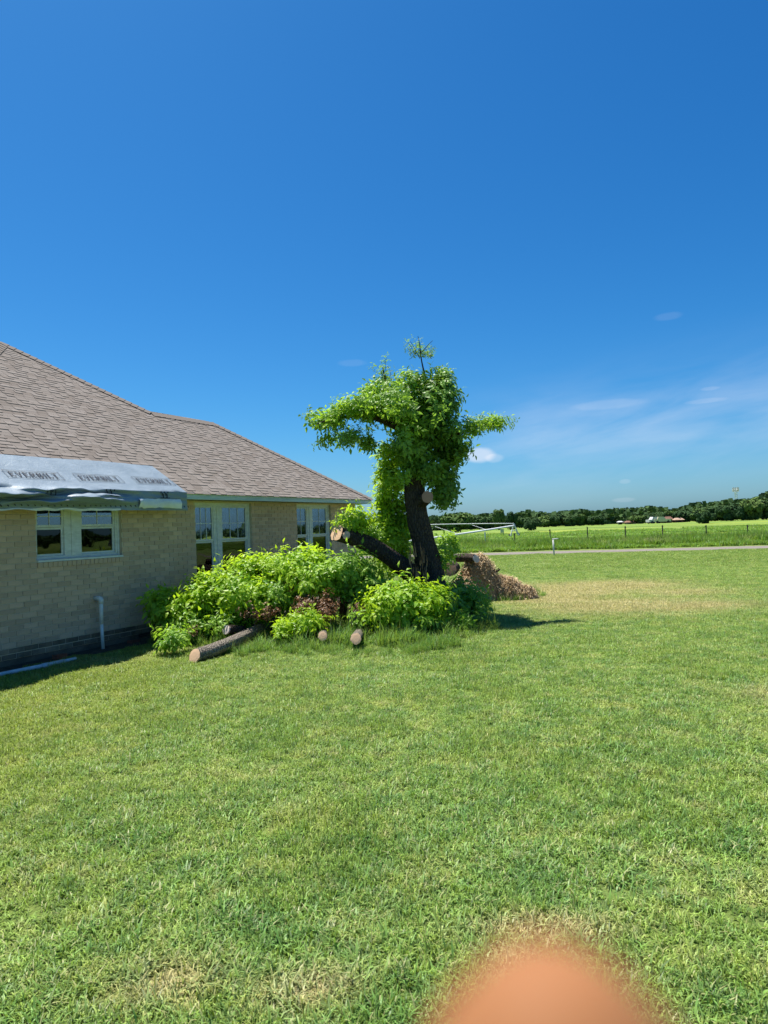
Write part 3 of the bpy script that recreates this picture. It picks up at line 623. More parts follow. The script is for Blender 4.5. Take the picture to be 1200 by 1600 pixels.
def printed(u0, u1, w0, w1):
    sp_ = .10
    mb = MB()
    def quad(pts):
        (x0, y0), (x1, y1), (x2, y2), (x3, y3) = pts; n = 5; v = []
        for i in range(n+1):
            a = i/n; bx_, by = x0+(x1-x0)*a, y0+(y1-y0)*a; cx, cy = x3+(x2-x3)*a, y3+(y2-y3)*a
            v += [on_tarp(bx_, by), on_tarp(cx, cy)]
        mb.add(v, [(2*i, 2*i+2, 2*i+3, 2*i+1) for i in range(n)])
    th = .0065
    for i in range(6):
        a, b = u0+(u1-u0)*i/6, u0+(u1-u0)*(i+1)/6
        quad([(a, w0), (b, w0), (b, w0+th), (a, w0+th)]); quad([(a, w1-th), (b, w1-th), (b, w1), (a, w1)])
    quad([(u0, w0), (u0+th*1.2, w0), (u0+th*1.2, w1), (u0, w1)]); quad([(u1-th*1.2, w0), (u1, w0), (u1, w1), (u1-th*1.2, w1)])
    txt = 'EVERBILT'; tw = sum(LET[c][0] for c in txt) + sp_*7; lw = (u1-u0-.11)/tw; x = u0+.055; lh = (w1-w0)-.055
    for c in txt:
        for q in LET[c][1]: quad([(x+px*lw, w0+.0275+py*lh) for px, py in q])
        x += (LET[c][0]+sp_)*lw
    mb.build('printed_lettering', MT['black'], tarp)
    mk = MB(); um = (u0+u1)/2 - .04
    for k in range(7):
        a = T(um-.09+.026*k, -.03-.07*(k % 3)); hgt = .03+.02*((k*7) % 3)
        mk.add([(a[0], a[1]-.012, a[2]-hgt), (a[0]+.022, a[1]-.012, a[2]-hgt), (a[0]+.026, a[1]-.012, a[2]), (a[0]+.004, a[1]-.012, a[2])], [(0, 1, 2, 3)])
    for s_ in (-.36,):
        a = T(um-.1, s_); b = T(um+.12, s_); mk.add([(a[0], a[1]-.014, a[2]-.006), (b[0], b[1]-.014, b[2]-.006), (b[0], b[1]-.014, b[2]+.004), (a[0], a[1]-.014, a[2]+.004)], [(0, 1, 2, 3)])
    mk.build('printed_mark', MT['black'], tarp)
for u0, u1 in ((-11.27, -10.38), (-10.13, -9.24), (-8.99, -8.12), (-7.85, -6.99)): printed(u0, u1, .125, .30)

# ------------------------------------------------------------------ pipes and brick by the wall
pp = empty('drain_pipe', H(-8.62, .18, 0), HR, label='white plastic standpipe with elbow coming out of the brick wall', category='pipe')
mb = MB(); mb.tube([(0, -.015, .0), (-.012, -.01, .42)], .026, 12); mb.build('lower_pipe', MT['pvc'], pp, smooth=True)
mb = MB(); mb.tube([(-.012, -.01, .40), (0, 0, .80)], .031, 12); mb.build('upper_pipe', MT['pvc'], pp, smooth=True)
mb = MB(); mb.tube([(0, .16, .80), (0, .04, .802), (0, .012, .795), (0, 0, .775), (0, 0, .72)], .038, 12); mb.build('elbow', MT['pvc'], pp, smooth=True)
a, b = G(-30, 1060, .03), G(118, 1029, .03); c = (a+b)/2
mb = MB(); mb.tube([a, G(60, 1042, .035), G(100, 1033, .03)], .03, 10); mb.tube([G(66, 1041, .035), G(74, 1039.2, .035)], .038, 10); mb.tube([G(100, 1033, .03), b], .024, 10)
mb.build('loose_pipe', MT['greypipe'], None, smooth=True, label='grey white pipe lying on the grass along the foot of the wall', category='pipe')
mb = MB(); mb.box(-.1, .1, -.045, .045, 0, .062); o = mb.build('loose_brick', MT['redbrick'], label='red brick lying in the shade behind the loose pipe', category='brick'); o.location = H(-9.42, .12, .01); o.rotation_euler = (0, .05, HR+.2)
o = mb.build('loose_brick', MT['redbrick'], label='dark red brick half sunk beside the wall vent', category='brick'); o.location = H(-8.02, .16, -.01); o.rotation_euler = (0, .1, HR+.1)

# ------------------------------------------------------------------ leaves
def leaf(mb, base, d, nrm, L, Wd, t, curl=.25):
    d = d.normalized(); s = d.cross(nrm)
    s = s.normalized() if s.length > 1e-5 else d.orthogonal().normalized(); n = s.cross(d)
    c = base + d*L*.45 + n*L*.03; a = base + d*L*.42 + s*Wd*.5 + n*Wd*.16; b = base + d*L*.42 - s*Wd*.5 + n*Wd*.16; tip = base + d*L - n*L*curl
    q = base + d*L*.75 + s*Wd*.3 - n*L*curl*.35; r = base + d*L*.75 - s*Wd*.3 - n*L*curl*.35; m2 = base + d*L*.75 - n*L*curl*.5
    mb.add([base, a, c, b, q, m2, r, tip], [(0, 2, 1), (0, 3, 2), (1, 2, 5, 4), (2, 3, 6, 5), (4, 5, 7), (5, 6, 7)], t)
def compound(mb, base, d, rnd, size, t0, pairs=3, droop=.5):
    d = d.normalized(); up = Vector((0, 0, 1)); L = size; p = base.copy(); step = L/(pairs+1); side = d.cross(up)
    side = side.normalized() if side.length > .05 else Vector((1, 0, 0))
    for i in range(pairs+1):
        dd_ = (d - up*droop*(i/(pairs+1))).normalized(); p = p + dd_*step; ll = size*.62*rnd.uniform(.8, 1.15)
        nrm = (up + Vector((rnd.uniform(-.5, .5), rnd.uniform(-.5, .5), 0))).normalized(); t = min(1, max(0, t0 + rnd.uniform(-.2, .2)))
        if i == pairs: leaf(mb, p, dd_ - up*.15, nrm, ll*1.1, ll*.46, t)
        else:
            for s in (-1, 1): leaf(mb, p, dd_*.55 + side*s - up*rnd.uniform(.1, .5), nrm, ll, ll*.46, t)
def make_twig(seed, L=.36, n=7, size=.15, droop=.5, upb=.2, stem_r=.005):
    rnd = random.Random(seed); mb = MB(); st = MB(); pts = [Vector((0, 0, 0))]; d = Vector((0, 0, 1))
    for i in range(n):
        d = (d + Vector((rnd.uniform(-.22, .22), rnd.uniform(-.22, .22), 0))).normalized(); pts.append(pts[-1] + d*L/n)
        a = i*2.4 + rnd.uniform(-.4, .4); o = Vector((math.cos(a), math.sin(a), upb + rnd.uniform(-.2, .4) + .5*i/n))
        compound(mb, pts[-1], o, rnd, size*rnd.uniform(.8, 1.2)*(1-.25*i/n), rnd.uniform(.15, .85), 2 + rnd.randrange(2), droop)
    compound(mb, pts[-1], d + Vector((.2, .1, 0)), rnd, size*.8, .9, 2, droop)
    nl = len(mb.f); mb.tube(pts, [stem_r*(1-.7*i/n) for i in range(n+1)], 4, .2)
    return mb, nl
def twig_meshes(mtl, stemm, **kw):
    out = []
    for s in range(5):
        mb, nl = make_twig(s*11+3, **kw); me = mb.mesh('leafy_twig', mtl); me.materials.append(stemm)
        mi = np.zeros(len(me.polygons), np.int32); mi[nl:] = 1; me.polygons.foreach_set('material_index', mi); out.append(me)
    return out
TW = {'leaf': twig_meshes(MT['leaf'], MT['bark'], size=.235, droop=.8), 'lime': twig_meshes(MT['lime'], MT['midleaf'], size=.25, droop=.6, upb=.3),
      'midleaf': twig_meshes(MT['midleaf'], MT['bark'], size=.235, droop=.7), 'dead': twig_meshes(MT['dead'], MT['splinter'], size=.11, droop=1.4),
      'thin': twig_meshes(MT['leaf'], MT['bark'], size=.085, n=6, droop=.6)}
def twigs_in(ells, outw=.8):
    """ells: (px, py, rx, ry, Y, depth radius, count, kind, twig scale) -> list of transforms in world space"""
    res = []
    for px, py, rx, ry, Y, ry3, cnt, kind, sc in ells:
        cnt = int(cnt*.95); c = P(px, py, Y); a, b = max(rx-8, 4)*Y/F, max(ry-8, 3)*Y/F; k = 0; tries = 0
        while k < cnt and tries < cnt*40:
            tries += 1; q = Vector((random.gauss(0, 1), random.gauss(0, 1), random.gauss(0, 1))).normalized() * (random.random()**.38 if random.random() < .78 else random.uniform(1.0, 1.38))
            p = c + Vector((q.x*a, q.y*ry3, q.z*b))
            if p.z < .06: continue
            n = noise.noise(p*1.7 + Vector((3, 1, 7)))
            if n < (-.08 if cnt > 30 else -.35): continue
            d = (q*outw + Vector((random.uniform(-.4, .4), random.uniform(-.4, .4), .55 + random.uniform(-.3, .4)))).normalized()
            res.append((kind, random.randrange(5), p - d*.25*sc, d, sc*random.uniform(.75, 1.2), random.uniform(0, 6.28))); k += 1
    return res
def grow(root, items, limit=280, part='leafy_twig'):
    inv = root.matrix_basis.inverted(); items = sorted(items, key=lambda q: q[2].length)
    step = {}
    for i, (kind, vi, p, d, sc, r) in enumerate(items):
        m = Matrix.Translation(p) @ (d.to_track_quat('Z', 'Y').to_matrix().to_4x4()) @ Matrix.Rotation(r, 4, 'Z') @ Matrix.Scale(sc, 4)
        if i < limit:
            o = link(TW[kind][vi], part, root); o.matrix_local = inv @ m
        else:
            step.setdefault(kind, []).append((vi, inv @ m))
    for kind, lst in step.items():
        vs, fs, ts, mi, n = [], [], [], [], 0
        for vi, m in lst:
            me = TW[kind][vi]; co = np.empty(len(me.vertices)*3); me.vertices.foreach_get('co', co); co = co.reshape(-1, 3)
            A_ = np.array(m); vs.append(co @ A_[:3, :3].T + A_[:3, 3]); t = np.empty(len(co), np.float32); me.attributes['tint'].data.foreach_get('value', t); ts.append(t)
            fs.extend([tuple(i_+n for i_ in pl.vertices) for pl in me.polygons]); k = np.empty(len(me.polygons), np.int32); me.polygons.foreach_get('material_index', k); mi.append(k); n += len(co)
        me2 = bpy.data.meshes.new('foliage'); me2.from_pydata(np.concatenate(vs), [], fs); at = me2.attributes.new('tint', 'FLOAT', 'POINT'); at.data.foreach_set('value', np.concatenate(ts))
        for m_ in TW[kind][0].materials: me2.materials.append(m_)
        me2.polygons.foreach_set('material_index', np.concatenate(mi)); link(me2, 'foliage', root, kind='stuff')

def bark_tube(pts, rads, n=28, amp=.12, seg=8, seed=0, n0=None, n1=None):
    """rough trunk with ridged bark, smoothly interpolated"""
    pts = [Vector(p) for p in pts]; P2, R2_ = [], []
    for i in range(len(pts)-1):
        p0, p1, p2, p3 = pts[max(i-1, 0)], pts[i], pts[i+1], pts[min(i+2, len(pts)-1)]
        for k in range(seg):
            t = k/seg; P2.append(.5*((2*p1) + (p2-p0)*t + (2*p0-5*p1+4*p2-p3)*t*t + (3*p1-p0-3*p2+p3)*t**3)); R2_.append(rads[i]*(1-t)+rads[i+1]*t)
    P2.append(pts[-1]); R2_.append(rads[-1]); mb = MB(); ref = Vector((1, 0, 0)); v = []
    for i, p in enumerate(P2):
        d = (P2[min(i+1, len(P2)-1)] - P2[max(i-1, 0)]).normalized(); a = ref - d*ref.dot(d); a = a.normalized() if a.length > 1e-3 else d.orthogonal(); ref = a; b = d.cross(a)
        for k in range(n):
            an = 2*math.pi*k/n; q = Vector((math.cos(an)*2.2, math.sin(an)*2.2, i*.11 + seed))
            r = R2_[i]*(1 + amp*noise.noise(q) + amp*.6*abs(noise.noise(q*3.1)) + amp*.25*math.sin(an*9 + 2*noise.noise(q)))
            v.append(p + a*math.cos(an)*r + b*math.sin(an)*r)
    m = len(P2)
    for nn, i, i2 in ((n0, 0, 1), (n1, m-1, m-2)):          # saw the end off square to the given normal
        if nn is None: continue
        nn = Vector(nn).normalized(); d = (P2[i]-P2[i2]).normalized()
        for k in range(n): q = v[i*n+k]; v[i*n+k] = q - d*((q-P2[i]).dot(nn)/max(.35, d.dot(nn)))
    mb.add(v, [(i*n+k, i*n+(k+1) % n, (i+1)*n+(k+1) % n, (i+1)*n+k) for i in range(m-1) for k in range(n)] + [tuple(range(n-1, -1, -1)), tuple((m-1)*n+k for k in range(n))])
    d0 = Vector(n0) if n0 is not None else P2[0]-P2[1]; d1 = Vector(n1) if n1 is not None else P2[-1]-P2[-2]
    return mb, (P2[0], d0, v[:n]), (P2[-1], d1, v[(m-1)*n:])
def cut_face(parent, e, mtl, name='cut_face'):
    """sawn end: a slightly domed disc over the real rim of the end, a few mm proud"""
    c, d, ring = e; d = d.normalized(); mb = MB(); n = len(ring); r1 = [(q-c)*.99 + d*.004 for q in ring]; r2 = [(q-c)*.6 + d*.008 for q in ring]; r3 = [(q-c)*.985 - d*.02 for q in ring]
    mb.add([tuple(d*.009)] + [tuple(q) for q in r2+r1+r3], [(0, 1+k, 1+(k+1) % n) for k in range(n)] + [(1+k, 1+n+k, 1+n+(k+1) % n, 1+(k+1) % n) for k in range(n)] + [(1+n+k, 1+2*n+k, 1+2*n+(k+1) % n, 1+n+(k+1) % n) for k in range(n)])
    o = mb.build(name, mtl, parent); o.location = c; return o

# ------------------------------------------------------------------ the lopped tree
TY = 13.5; DY = -0.6
tb = P(677, 963, TY+DY); tb.z = 0
tree = empty('lopped_tree', tb, label='lopped tree with thick dark trunk and leafy top standing in the middle', category='tree')
bpy.context.view_layer.update(); iv = tree.matrix_basis.inverted()
def Lp(px, py, Y=TY): return iv @ P(px, py, Y+DY)
def s_(px): return px*TY/F
tk = [iv @ Vector((tb.x, TY+DY, -.05)), Lp(676, 925), Lp(671, 890), Lp(662, 850), Lp(653, 808), Lp(648, 770), Lp(650, 738), Lp(656, 700), Lp(668, 660), Lp(684, 630), Lp(703, 606)]
mb, e0, e1 = bark_tube(tk, [.36, .29, .245, .215, .20, .19, .16, .15, .135, .115, .08], n=40, seg=10)
trunk = mb.build('trunk', MT['bark'], tree, smooth=True)
mb = MB()
for k in range(9):
    a = random.uniform(0, 6.28); p = e1[0] + Vector((math.cos(a)*.05, math.sin(a)*.05, -.03)); mb.tube([p - Vector((0, 0, .1)), p + Vector((random.uniform(-.02, .05), random.uniform(-.03, .03), random.uniform(.08, .2)))], [.03, .006], 5)
mb.build('broken_top', MT['splinter'], tree)
# leaning stem sawn off at the left
ls = [Lp(676, 935), Lp(655, 908), Lp(625, 882, 13.35), Lp(590, 858, 13.2), Lp(557, 843, 13.05), Lp(527, 833, 12.9)]
mb, a0, a1 = bark_tube(ls, [.22, .19, .16, .145, .14, .145], n=30, seg=8, seed=5, n1=(-.62, -.66, .42)); st_ = mb.build('leaning_stem', MT['bark'], tree, smooth=True)
cut_face(tree, a1, MT['cut'])
mb, a0, a1 = bark_tube([Lp(553, 846, 13.0), Lp(545, 838, 12.85), Lp(541, 836, 12.72)], [.09, .075, .07], n=18, seg=3, seed=8, n1=(-.2, -.85, .45)); mb.build('branch_stub', MT['bark'], tree, smooth=True); cut_face(tree, a1, MT['cut'])
mb, a0, a1 = bark_tube([Lp(652, 788, 13.5), Lp(662, 781, 13.3), Lp(668, 776.5, 13.16)], [.15, .12, .11], n=20, seg=4, seed=3, n1=(.28, -.95, .12)); mb.build('branch_stub', MT['bark'], tree, smooth=True); cut_face(tree, a1, MT['cutred'])
# torn fork where the two stems part
mb = MB()
for k in range(46):
    x = random.uniform(640, 668); y = random.uniform(868, 925); p = Lp(x, y, 13.13+.004*abs(x-650)); hgt = random.uniform(.08, .3)
    mb.tube([p, p + Vector((random.uniform(-.04, .04), random.uniform(-.05, 0), hgt))], [random.uniform(.008, .02), .003], 4, random.random())
mb.build('torn_wood', MT['splinter'], tree)
# limbs inside the crown
def limb(px, Y0, pts, rads, seed, name='limb'):
    mb, a, b = bark_tube([Lp(*q) for q in pts], rads, n=10, amp=.06, seg=5, seed=seed); mb.build(name, MT['bark'], tree, smooth=True)
limb(0, 0, [(658, 700, TY), (620, 668, 13.2), (570, 650, 13.0), (520, 655, 12.9), (490, 664, 12.8)], [.09, .06, .04, .02, .008], 1)
limb(0, 0, [(664, 680, TY), (625, 640, 13.5), (605, 600, 13.5), (598, 575, 13.5)], [.08, .05, .025, .008], 2)
limb(0, 0, [(676, 645, TY), (667, 600, 13.3), (659, 565, 13.2), (656, 540, 13.2), (653, 525, 13.2)], [.05, .02, .012, .009, .004], 3)
limb(0, 0, [(670, 675, TY), (705, 682, 13.4), (740, 668, 13.2), (788, 658, 13.1)], [.07, .04, .022, .007], 4)
limb(0, 0, [(655, 720, TY), (690, 700, 13.8), (715, 690, 14.0)], [.06, .04, .015], 6)
limb(0, 0, [(650, 760, TY), (625, 740, 13.9), (602, 712, 14.0)], [.05, .03, .01], 7)
limb(0, 0, [(656, 560, 13.2), (648, 545, 13.2), (641, 533, 13.2)], [.008, .006, .003], 9); limb(0, 0, [(657, 552, 13.2), (668, 540, 13.2), (676, 532, 13.2)], [.008, .006, .003], 10)
for i in range(34):
    px, py, YY = random.choice(((620, 668, 13.2), (570, 650, 13.0), (520, 655, 12.9), (625, 640, 13.5), (605, 600, 13.5), (667, 600, 13.3), (705, 682, 13.4), (740, 668, 13.2), (690, 700, 13.8), (625, 740, 13.9)))
    dx, dy = random.uniform(-16, 16), random.uniform(-20, 5)
    mb = MB(); q = Lp(px, py, YY); e = Lp(px+dx, py+dy, YY + random.uniform(-.3, .3)); mb.tube([q, (q+e)/2 + Vector((random.uniform(-.05, .05), 0, .03)), e], [.010, .007, .003], 4); mb.build('twig', MT['bark'], tree)
crown = twigs_in([q[:4] + (q[4]+DY,) + q[5:] for q in (
    (660, 638, 54, 46, 13.4, .95, 112, 'leaf', .8), (612, 636, 44, 30, 13.2, .65, 46, 'midleaf', .7), (556, 636, 38, 20, 13.0, .45, 28, 'midleaf', .6), (585, 638, 34, 20, 12.95, .3, 18, 'midleaf', .62), (545, 640, 32, 16, 12.8, .2, 10, 'lime', .5), (650, 722, 22, 24, 13.15, .2, 22, 'leaf', .7), (672, 735, 14, 26, 13.3, .2, 14, 'leaf', .65), (636, 700, 22, 24, 13.1, .3, 16, 'midleaf', .65),
    (505, 655, 34, 18, 12.85, .3, 24, 'midleaf', .62), (532, 682, 44, 18, 12.9, .35, 22, 'leaf', .58), (575, 690, 18, 10, 13.1, .3, 8, 'leaf', .6),
    (690, 620, 24, 32, 13.5, .6, 44, 'leaf', .8), (702, 690, 30, 38, 13.5, .6, 60, 'leaf', .8), (648, 690, 34, 34, 13.3, .6, 60, 'leaf', .8),
    (642, 668, 20, 14, 12.75, .2, 12, 'midleaf', .7), (608, 735, 20, 44, 13.9, .45, 46, 'lime', .75), (600, 790, 12, 40, 14.0, .4, 30, 'lime', .7),
    (625, 812, 26, 50, 14.3, .4, 46, 'midleaf', .8), (615, 870, 30, 26, 14.2, .4, 26, 'lime', .8), (692, 762, 20, 30, 13.9, .4, 30, 'leaf', .8), (690, 740, 20, 20, 13.6, .4, 16, 'leaf', .8),
    (762, 661, 34, 13, 13.15, .25, 20, 'midleaf', .55), (735, 668, 14, 7, 13.2, .2, 7, 'midleaf', .6), (603, 588, 24, 28, 13.5, .3, 14, 'thin', 1.0), (578, 606, 18, 8, 13.4, .3, 6, 'midleaf', .6),
    (652, 545, 28, 22, 13.2, .25, 16, 'thin', .7), (672, 550, 16, 18, 13.2, .2, 7, 'thin', .7), (600, 612, 26, 12, 13.3, .4, 12, 'midleaf', .75), (655, 598, 34, 8, 13.4, .5, 16, 'midleaf', .75), (692, 592, 16, 8, 13.4, .4, 8, 'midleaf', .7),
    (628, 745, 14, 10, 12.95, .2, 6, 'midleaf', .6), (688, 885, 10, 30, 13.6, .3, 12, 'midleaf', .7), (700, 850, 14, 22, 14.2, .35, 14, 'midleaf', .75),
    (553, 815, 30, 20, 13.15, .25, 22, 'lime', .7), (582, 838, 20, 14, 13.6, .25, 10, 'midleaf', .75), (612, 840, 26, 24, 14.0, .3, 22, 'lime', .75))])
grow(tree, crown)

# ------------------------------------------------------------------ logs, sawn pieces, brush
def log(name, pts, rads, barkm, cutm, label, seed=0, cat='log', cd=None):
    base = Vector((pts[0].x, pts[0].y, 0)); o = empty(name, base, label=label, category=cat)
    lp = [p - base for p in pts]; mb, e0, e1 = bark_tube(lp, rads, n=24, amp=.17, seg=7, seed=seed, n0=cd if cd is not None else (lambda q: (q.x, q.y, q.length*.45))((lp[0]-lp[1]).normalized()))
    mb.build('bark', barkm, o, smooth=True); cut_face(o, e0, cutm)
    return o
def Gz(px, py, z): p = G(px, py, z); return p
lg = log('fallen_log', [Gz(304, 1025, .10), Gz(345, 1011, .12), Gz(400, 985, .16), Gz(440, 962, .22), Gz(490, 942, .34), Gz(530, 920, .45)], [.085, .09, .085, .095, .11, .12], MT['greybark'], MT['cut'], 'long grey log lying in the grass with its sawn end nearest the camera', seed=11)
b0 = lg.location
mb, e0, e1 = bark_tube([Gz(378, 985, .18)-b0, Gz(366, 984, .22)-b0, Gz(353, 984, .26)-b0], [.075, .072, .07], n=16, seg=3, seed=21, n1=(-.5, -.75, .4)); mb.build('branch_stub', MT['bark'], lg, smooth=True); cut_face(lg, e1, MT['cutpale'])
log('short_log', [Gz(520, 940, .30), Gz(545, 925, .40), Gz(575, 905, .45)], [.15, .17, .17], MT['greybark'], MT['bark'], 'thick dark grey log behind the brown dead leaves', seed=31)
log('sawn_stump', [Gz(504, 994, .19), Gz(507, 985, .12), Gz(512, 975, .03)], [.065, .065, .06], MT['greybark'], MT['cut'], 'small sawn branch end in the grass, leftmost of three small ones', seed=41, cat='stump')
log('sawn_stump', [Gz(551, 969, .22), Gz(555, 960, .14), Gz(560, 950, .04)], [.068, .065, .06], MT['greybark'], MT['cut'], 'small sawn branch end farther back in the grass, topmost of three', seed=42, cat='stump')
log('sawn_stump', [Gz(556, 998, .19), Gz(561, 990, .12), Gz(568, 980, .03)], [.075, .07, .065], MT['greybark'], MT['cut'], 'larger sawn branch end low in the grass, nearest of three', seed=43, cat='stump')
log('sawn_stump', [Gz(266, 978, .14), Gz(270, 970, .12), Gz(276, 960, .05)], [.07, .065, .06], MT['bark'], MT['cutred'], 'reddish sawn end under the left edge of the big bush', seed=44, cat='stump')
log('sawn_stump', [Gz(266, 1004, .14), Gz(271, 997, .08), Gz(277, 988, .03)], [.055, .05, .05], MT['bark'], MT['cutred'], 'small brown sawn end in the grass below the left edge of the bush', seed=45, cat='stump')
log('sawn_stump', [Gz(320, 983, .12), Gz(332, 978, .12), Gz(350, 972, .10)], [.06, .06, .06], MT['bark'], MT['cutpale'], 'sawn branch end peeping out of the bush left of the log stub', seed=46, cat='stump')
p = P(703, 890, 14.6); log('cut_log', [p, p + Vector((.08, .35, .0)), p + Vector((.15, .7, 0))], [.135, .14, .14], MT['bark'], MT['cutred'], 'round reddish log end right of the trunk in shade', seed=51, cd=Vector((-0.1, -1, .25)))
p = P(744, 873, 15.2); log('cut_log', [p, p + Vector((-.18, .25, .02)), p + Vector((-.36, .5, .0))], [.085, .09, .09], MT['bark'], MT['cutpale'], 'pale grey log end leaning on the brown root mound', seed=52, cd=Vector((.45, -.85, .3)))
for i, (x0, y0, x1, y1, z1, lab) in enumerate(((455, 965, 520, 905, .9, 'bare grey stick leaning up through the brown leaves'), (345, 995, 300, 975, .25, 'thin bare stick lying left of the log stub'), (430, 985, 505, 972, .22, 'thin crooked stick lying along the near side of the log'), (590, 985, 640, 965, .3, 'bare stick lying under the low lime bush'), (470, 1000, 420, 1003, .08, 'short bare stick in the grass right of the long log'))):
    a_, c_ = Gz(x0, y0, .05), Gz(x1, y1, z1); o = empty('dead_stick', (a_.x, a_.y, 0), label=lab, category='stick'); q0 = Vector((a_.x, a_.y, 0)); mb = MB()
    mid_ = (a_+c_)/2 + Vector((.04, .03, .05)); mb.tube([a_-q0, mid_-q0, c_-q0], [.022, .016, .008], 6, wob=.5); mb.build('stem', MT['greybark'], o)
    mb = MB(); mb.tube([mid_-q0, mid_-q0 + Vector((.12, -.05, .16)), mid_-q0 + Vector((.18, -.06, .28))], [.010, .007, .003], 5); mb.build('side_twig', MT['greybark'], o)
# mound of dead roots and straw
def mound():
    spots = [(P(748, 905, 15.6), .58, .46, 1.02), (P(722, 915, 15.2), .5, .5, .5), (P(785, 915, 15.6), .62, .42, .50), (P(812, 920, 15.5), .42, .32, .27)]
    base = Vector((2.3, 15.6, 0)); o = empty('root_mound', base, label='heap of brown dead roots and straw right of the tree', category='mound')
    def hgt(x, y):
        z = 0
        for p, rx, ry, h in spots:
            r2 = ((x-p.x)/rx)**2 + ((y-p.y)/ry)**2
            z = max(z, h*max(0, 1-r2)**.75) if r2 < 1 else z
        return z + (.10*noise.noise(Vector((x*3, y*3, 2))) + .05*noise.noise(Vector((x*9, y*9, 5))))*min(1, z*4)
    mb = MB(); N = 80; xs = np.linspace(1.0, 4.0, N+1); ys = np.linspace(14.5, 16.6, N+1); v = []
    for x in xs:
        for y in ys: v.append((x-base.x, y-base.y, hgt(x, y)-.02))
    mb.add(v, [(i*(N+1)+j, (i+1)*(N+1)+j, (i+1)*(N+1)+j+1, i*(N+1)+j+1) for i in range(N) for j in range(N) if max(v[i*(N+1)+j][2], v[(i+1)*(N+1)+j+1][2]) > 0.0])
    mb.build('earth', MT['earth'], o, smooth=True)
    st = MB(); k = 0
    while k < 9000:
        x, y = random.uniform(1.0, 4.0), random.uniform(14.5, 16.6); z = hgt(x, y)
        if z < .05: continue
        k += 1; a = random.uniform(0, 6.28); L = random.uniform(.05, .17); d = Vector((math.cos(a), math.sin(a), random.uniform(-.6, .7)))*L; w_ = Vector((-math.sin(a), math.cos(a), 0))*random.uniform(.003, .007)
        p = Vector((x-base.x, y-base.y, z)); m_ = p + d*.5 + Vector((0, 0, .02+random.random()*.03))
        st.add([p-w_, p+w_, m_+w_, m_-w_, p+d], [(0, 1, 2, 3), (3, 2, 4)], random.random())
    st.build('straw', MT['straw'], o, kind='stuff')
    for k in range(26):                                     # twisted roots lying through the heap
        x, y = random.uniform(1.3, 3.7), random.uniform(14.6, 15.6); z = hgt(x, y)
        if z < .06: continue
        q = Vector((x-base.x, y-base.y, z)); a = random.uniform(0, 6.28); L = random.uniform(.12, .3); d = Vector((math.cos(a), math.sin(a), -.1))*L
        r = MB(); r.tube([q, q + d*.5 + Vector((0, 0, .05)), q + d + Vector((0, 0, -.03))], [.012, .009, .004], 5, random.random(), wob=.4); r.build('root', MT['straw'], o)
    for q, L in ((P(826, 920, 15.4), .12), (P(776, 893, 15.3), .14)):
        r = MB(); q = q - base; r.tube([q, q + Vector((.06, -.05, L*.3)), q + Vector((.02, -.1, L*.6))], [.03, .02, .008], 6, wob=.4); r.build('root', MT['bark'], o)
mound()
# bushes of fresh shoots round the lopped wood
def bush(name, loc, label, ells, limit=270):
    o = empty(name, loc, label=label, category='bush'); it = twigs_in(ells); bpy.context.view_layer.update()
    mb = MB()
    for kind, vi, p, d, sc, r in it[::6]:
        q = p - Vector(loc); b = Vector((q.x*.6, q.y*.6, 0)); mb.tube([b, (b+q)/2 + Vector((0, 0, .04)), q], [.016, .012, .006], 5)
    mb.build('branches', MT['bark'], o); grow(o, it, limit); return o
g0 = lambda px, py: tuple(G(px, py))
bush('leafy_bush', g0(330, 1000), 'large bright lime bush in front of the brick wall, left of the logs', [
    (268, 948, 44, 20, 11.3, .5, 34, 'lime', .75), (245, 938, 22, 10, 11.3, .25, 9, 'lime', .7), (320, 940, 44, 34, 11.5, .6, 62, 'lime', .8), (330, 915, 26, 22, 11.7, .4, 20, 'lime', .75), (375, 925, 46, 34, 11.6, .6, 60, 'lime', .8),
    (395, 896, 32, 26, 11.9, .5, 34, 'lime', .75), (440, 892, 36, 26, 12.0, .5, 38, 'lime', .75), (470, 890, 22, 24, 12.0, .4, 20, 'midleaf', .8), (365, 968, 60, 16, 11.2, .45, 34, 'midleaf', .75), (440, 930, 34, 26, 11.7, .5, 28, 'midleaf', .75), (300, 975, 46, 12, 11.0, .3, 20, 'midleaf', .65), (410, 940, 26, 26, 11.3, .3, 14, 'lime', .7)])
bush('leafy_bush', g0(520, 960), 'green leafy bush under the sawn leaning stem', [
    (500, 900, 42, 28, 11.7, .45, 60, 'lime', .8), (540, 893, 42, 28, 11.75, .4, 58, 'midleaf', .85), (578, 915, 30, 20, 11.8, .35, 28, 'midleaf', .8), (560, 925, 34, 16, 11.6, .3, 20, 'midleaf', .75), (478, 878, 24, 16, 11.9, .35, 14, 'lime', .75)])
bush('leafy_bush', g0(650, 985), 'low lime bush in front of the dark trunk', [
    (640, 945, 56, 34, 10.95, .42, 62, 'lime', .8), (600, 950, 34, 26, 10.9, .35, 24, 'lime', .75), (655, 970, 44, 16, 10.75, .3, 18, 'midleaf', .8), (600, 965, 60, 14, 10.8, .35, 12, 'midleaf', .6), (735, 965, 30, 12, 11.2, .3, 10, 'midleaf', .6)])
bush('leafy_bush', g0(730, 980), 'dark shaded bush at the right foot of the trunk', [
    (722, 940, 36, 30, 12.2, .45, 56, 'midleaf', .8), (700, 955, 34, 28, 11.9, .4, 46, 'leaf', .85), (745, 938, 22, 18, 12.4, .3, 18, 'midleaf', .7)])
bush('leafy_sprout', g0(480, 998), 'small lime shoots on the near side of the long log', [(478, 972, 30, 12, 10.6, .3, 22, 'lime', .62), (440, 985, 16, 8, 10.4, .2, 7, 'lime', .55)])
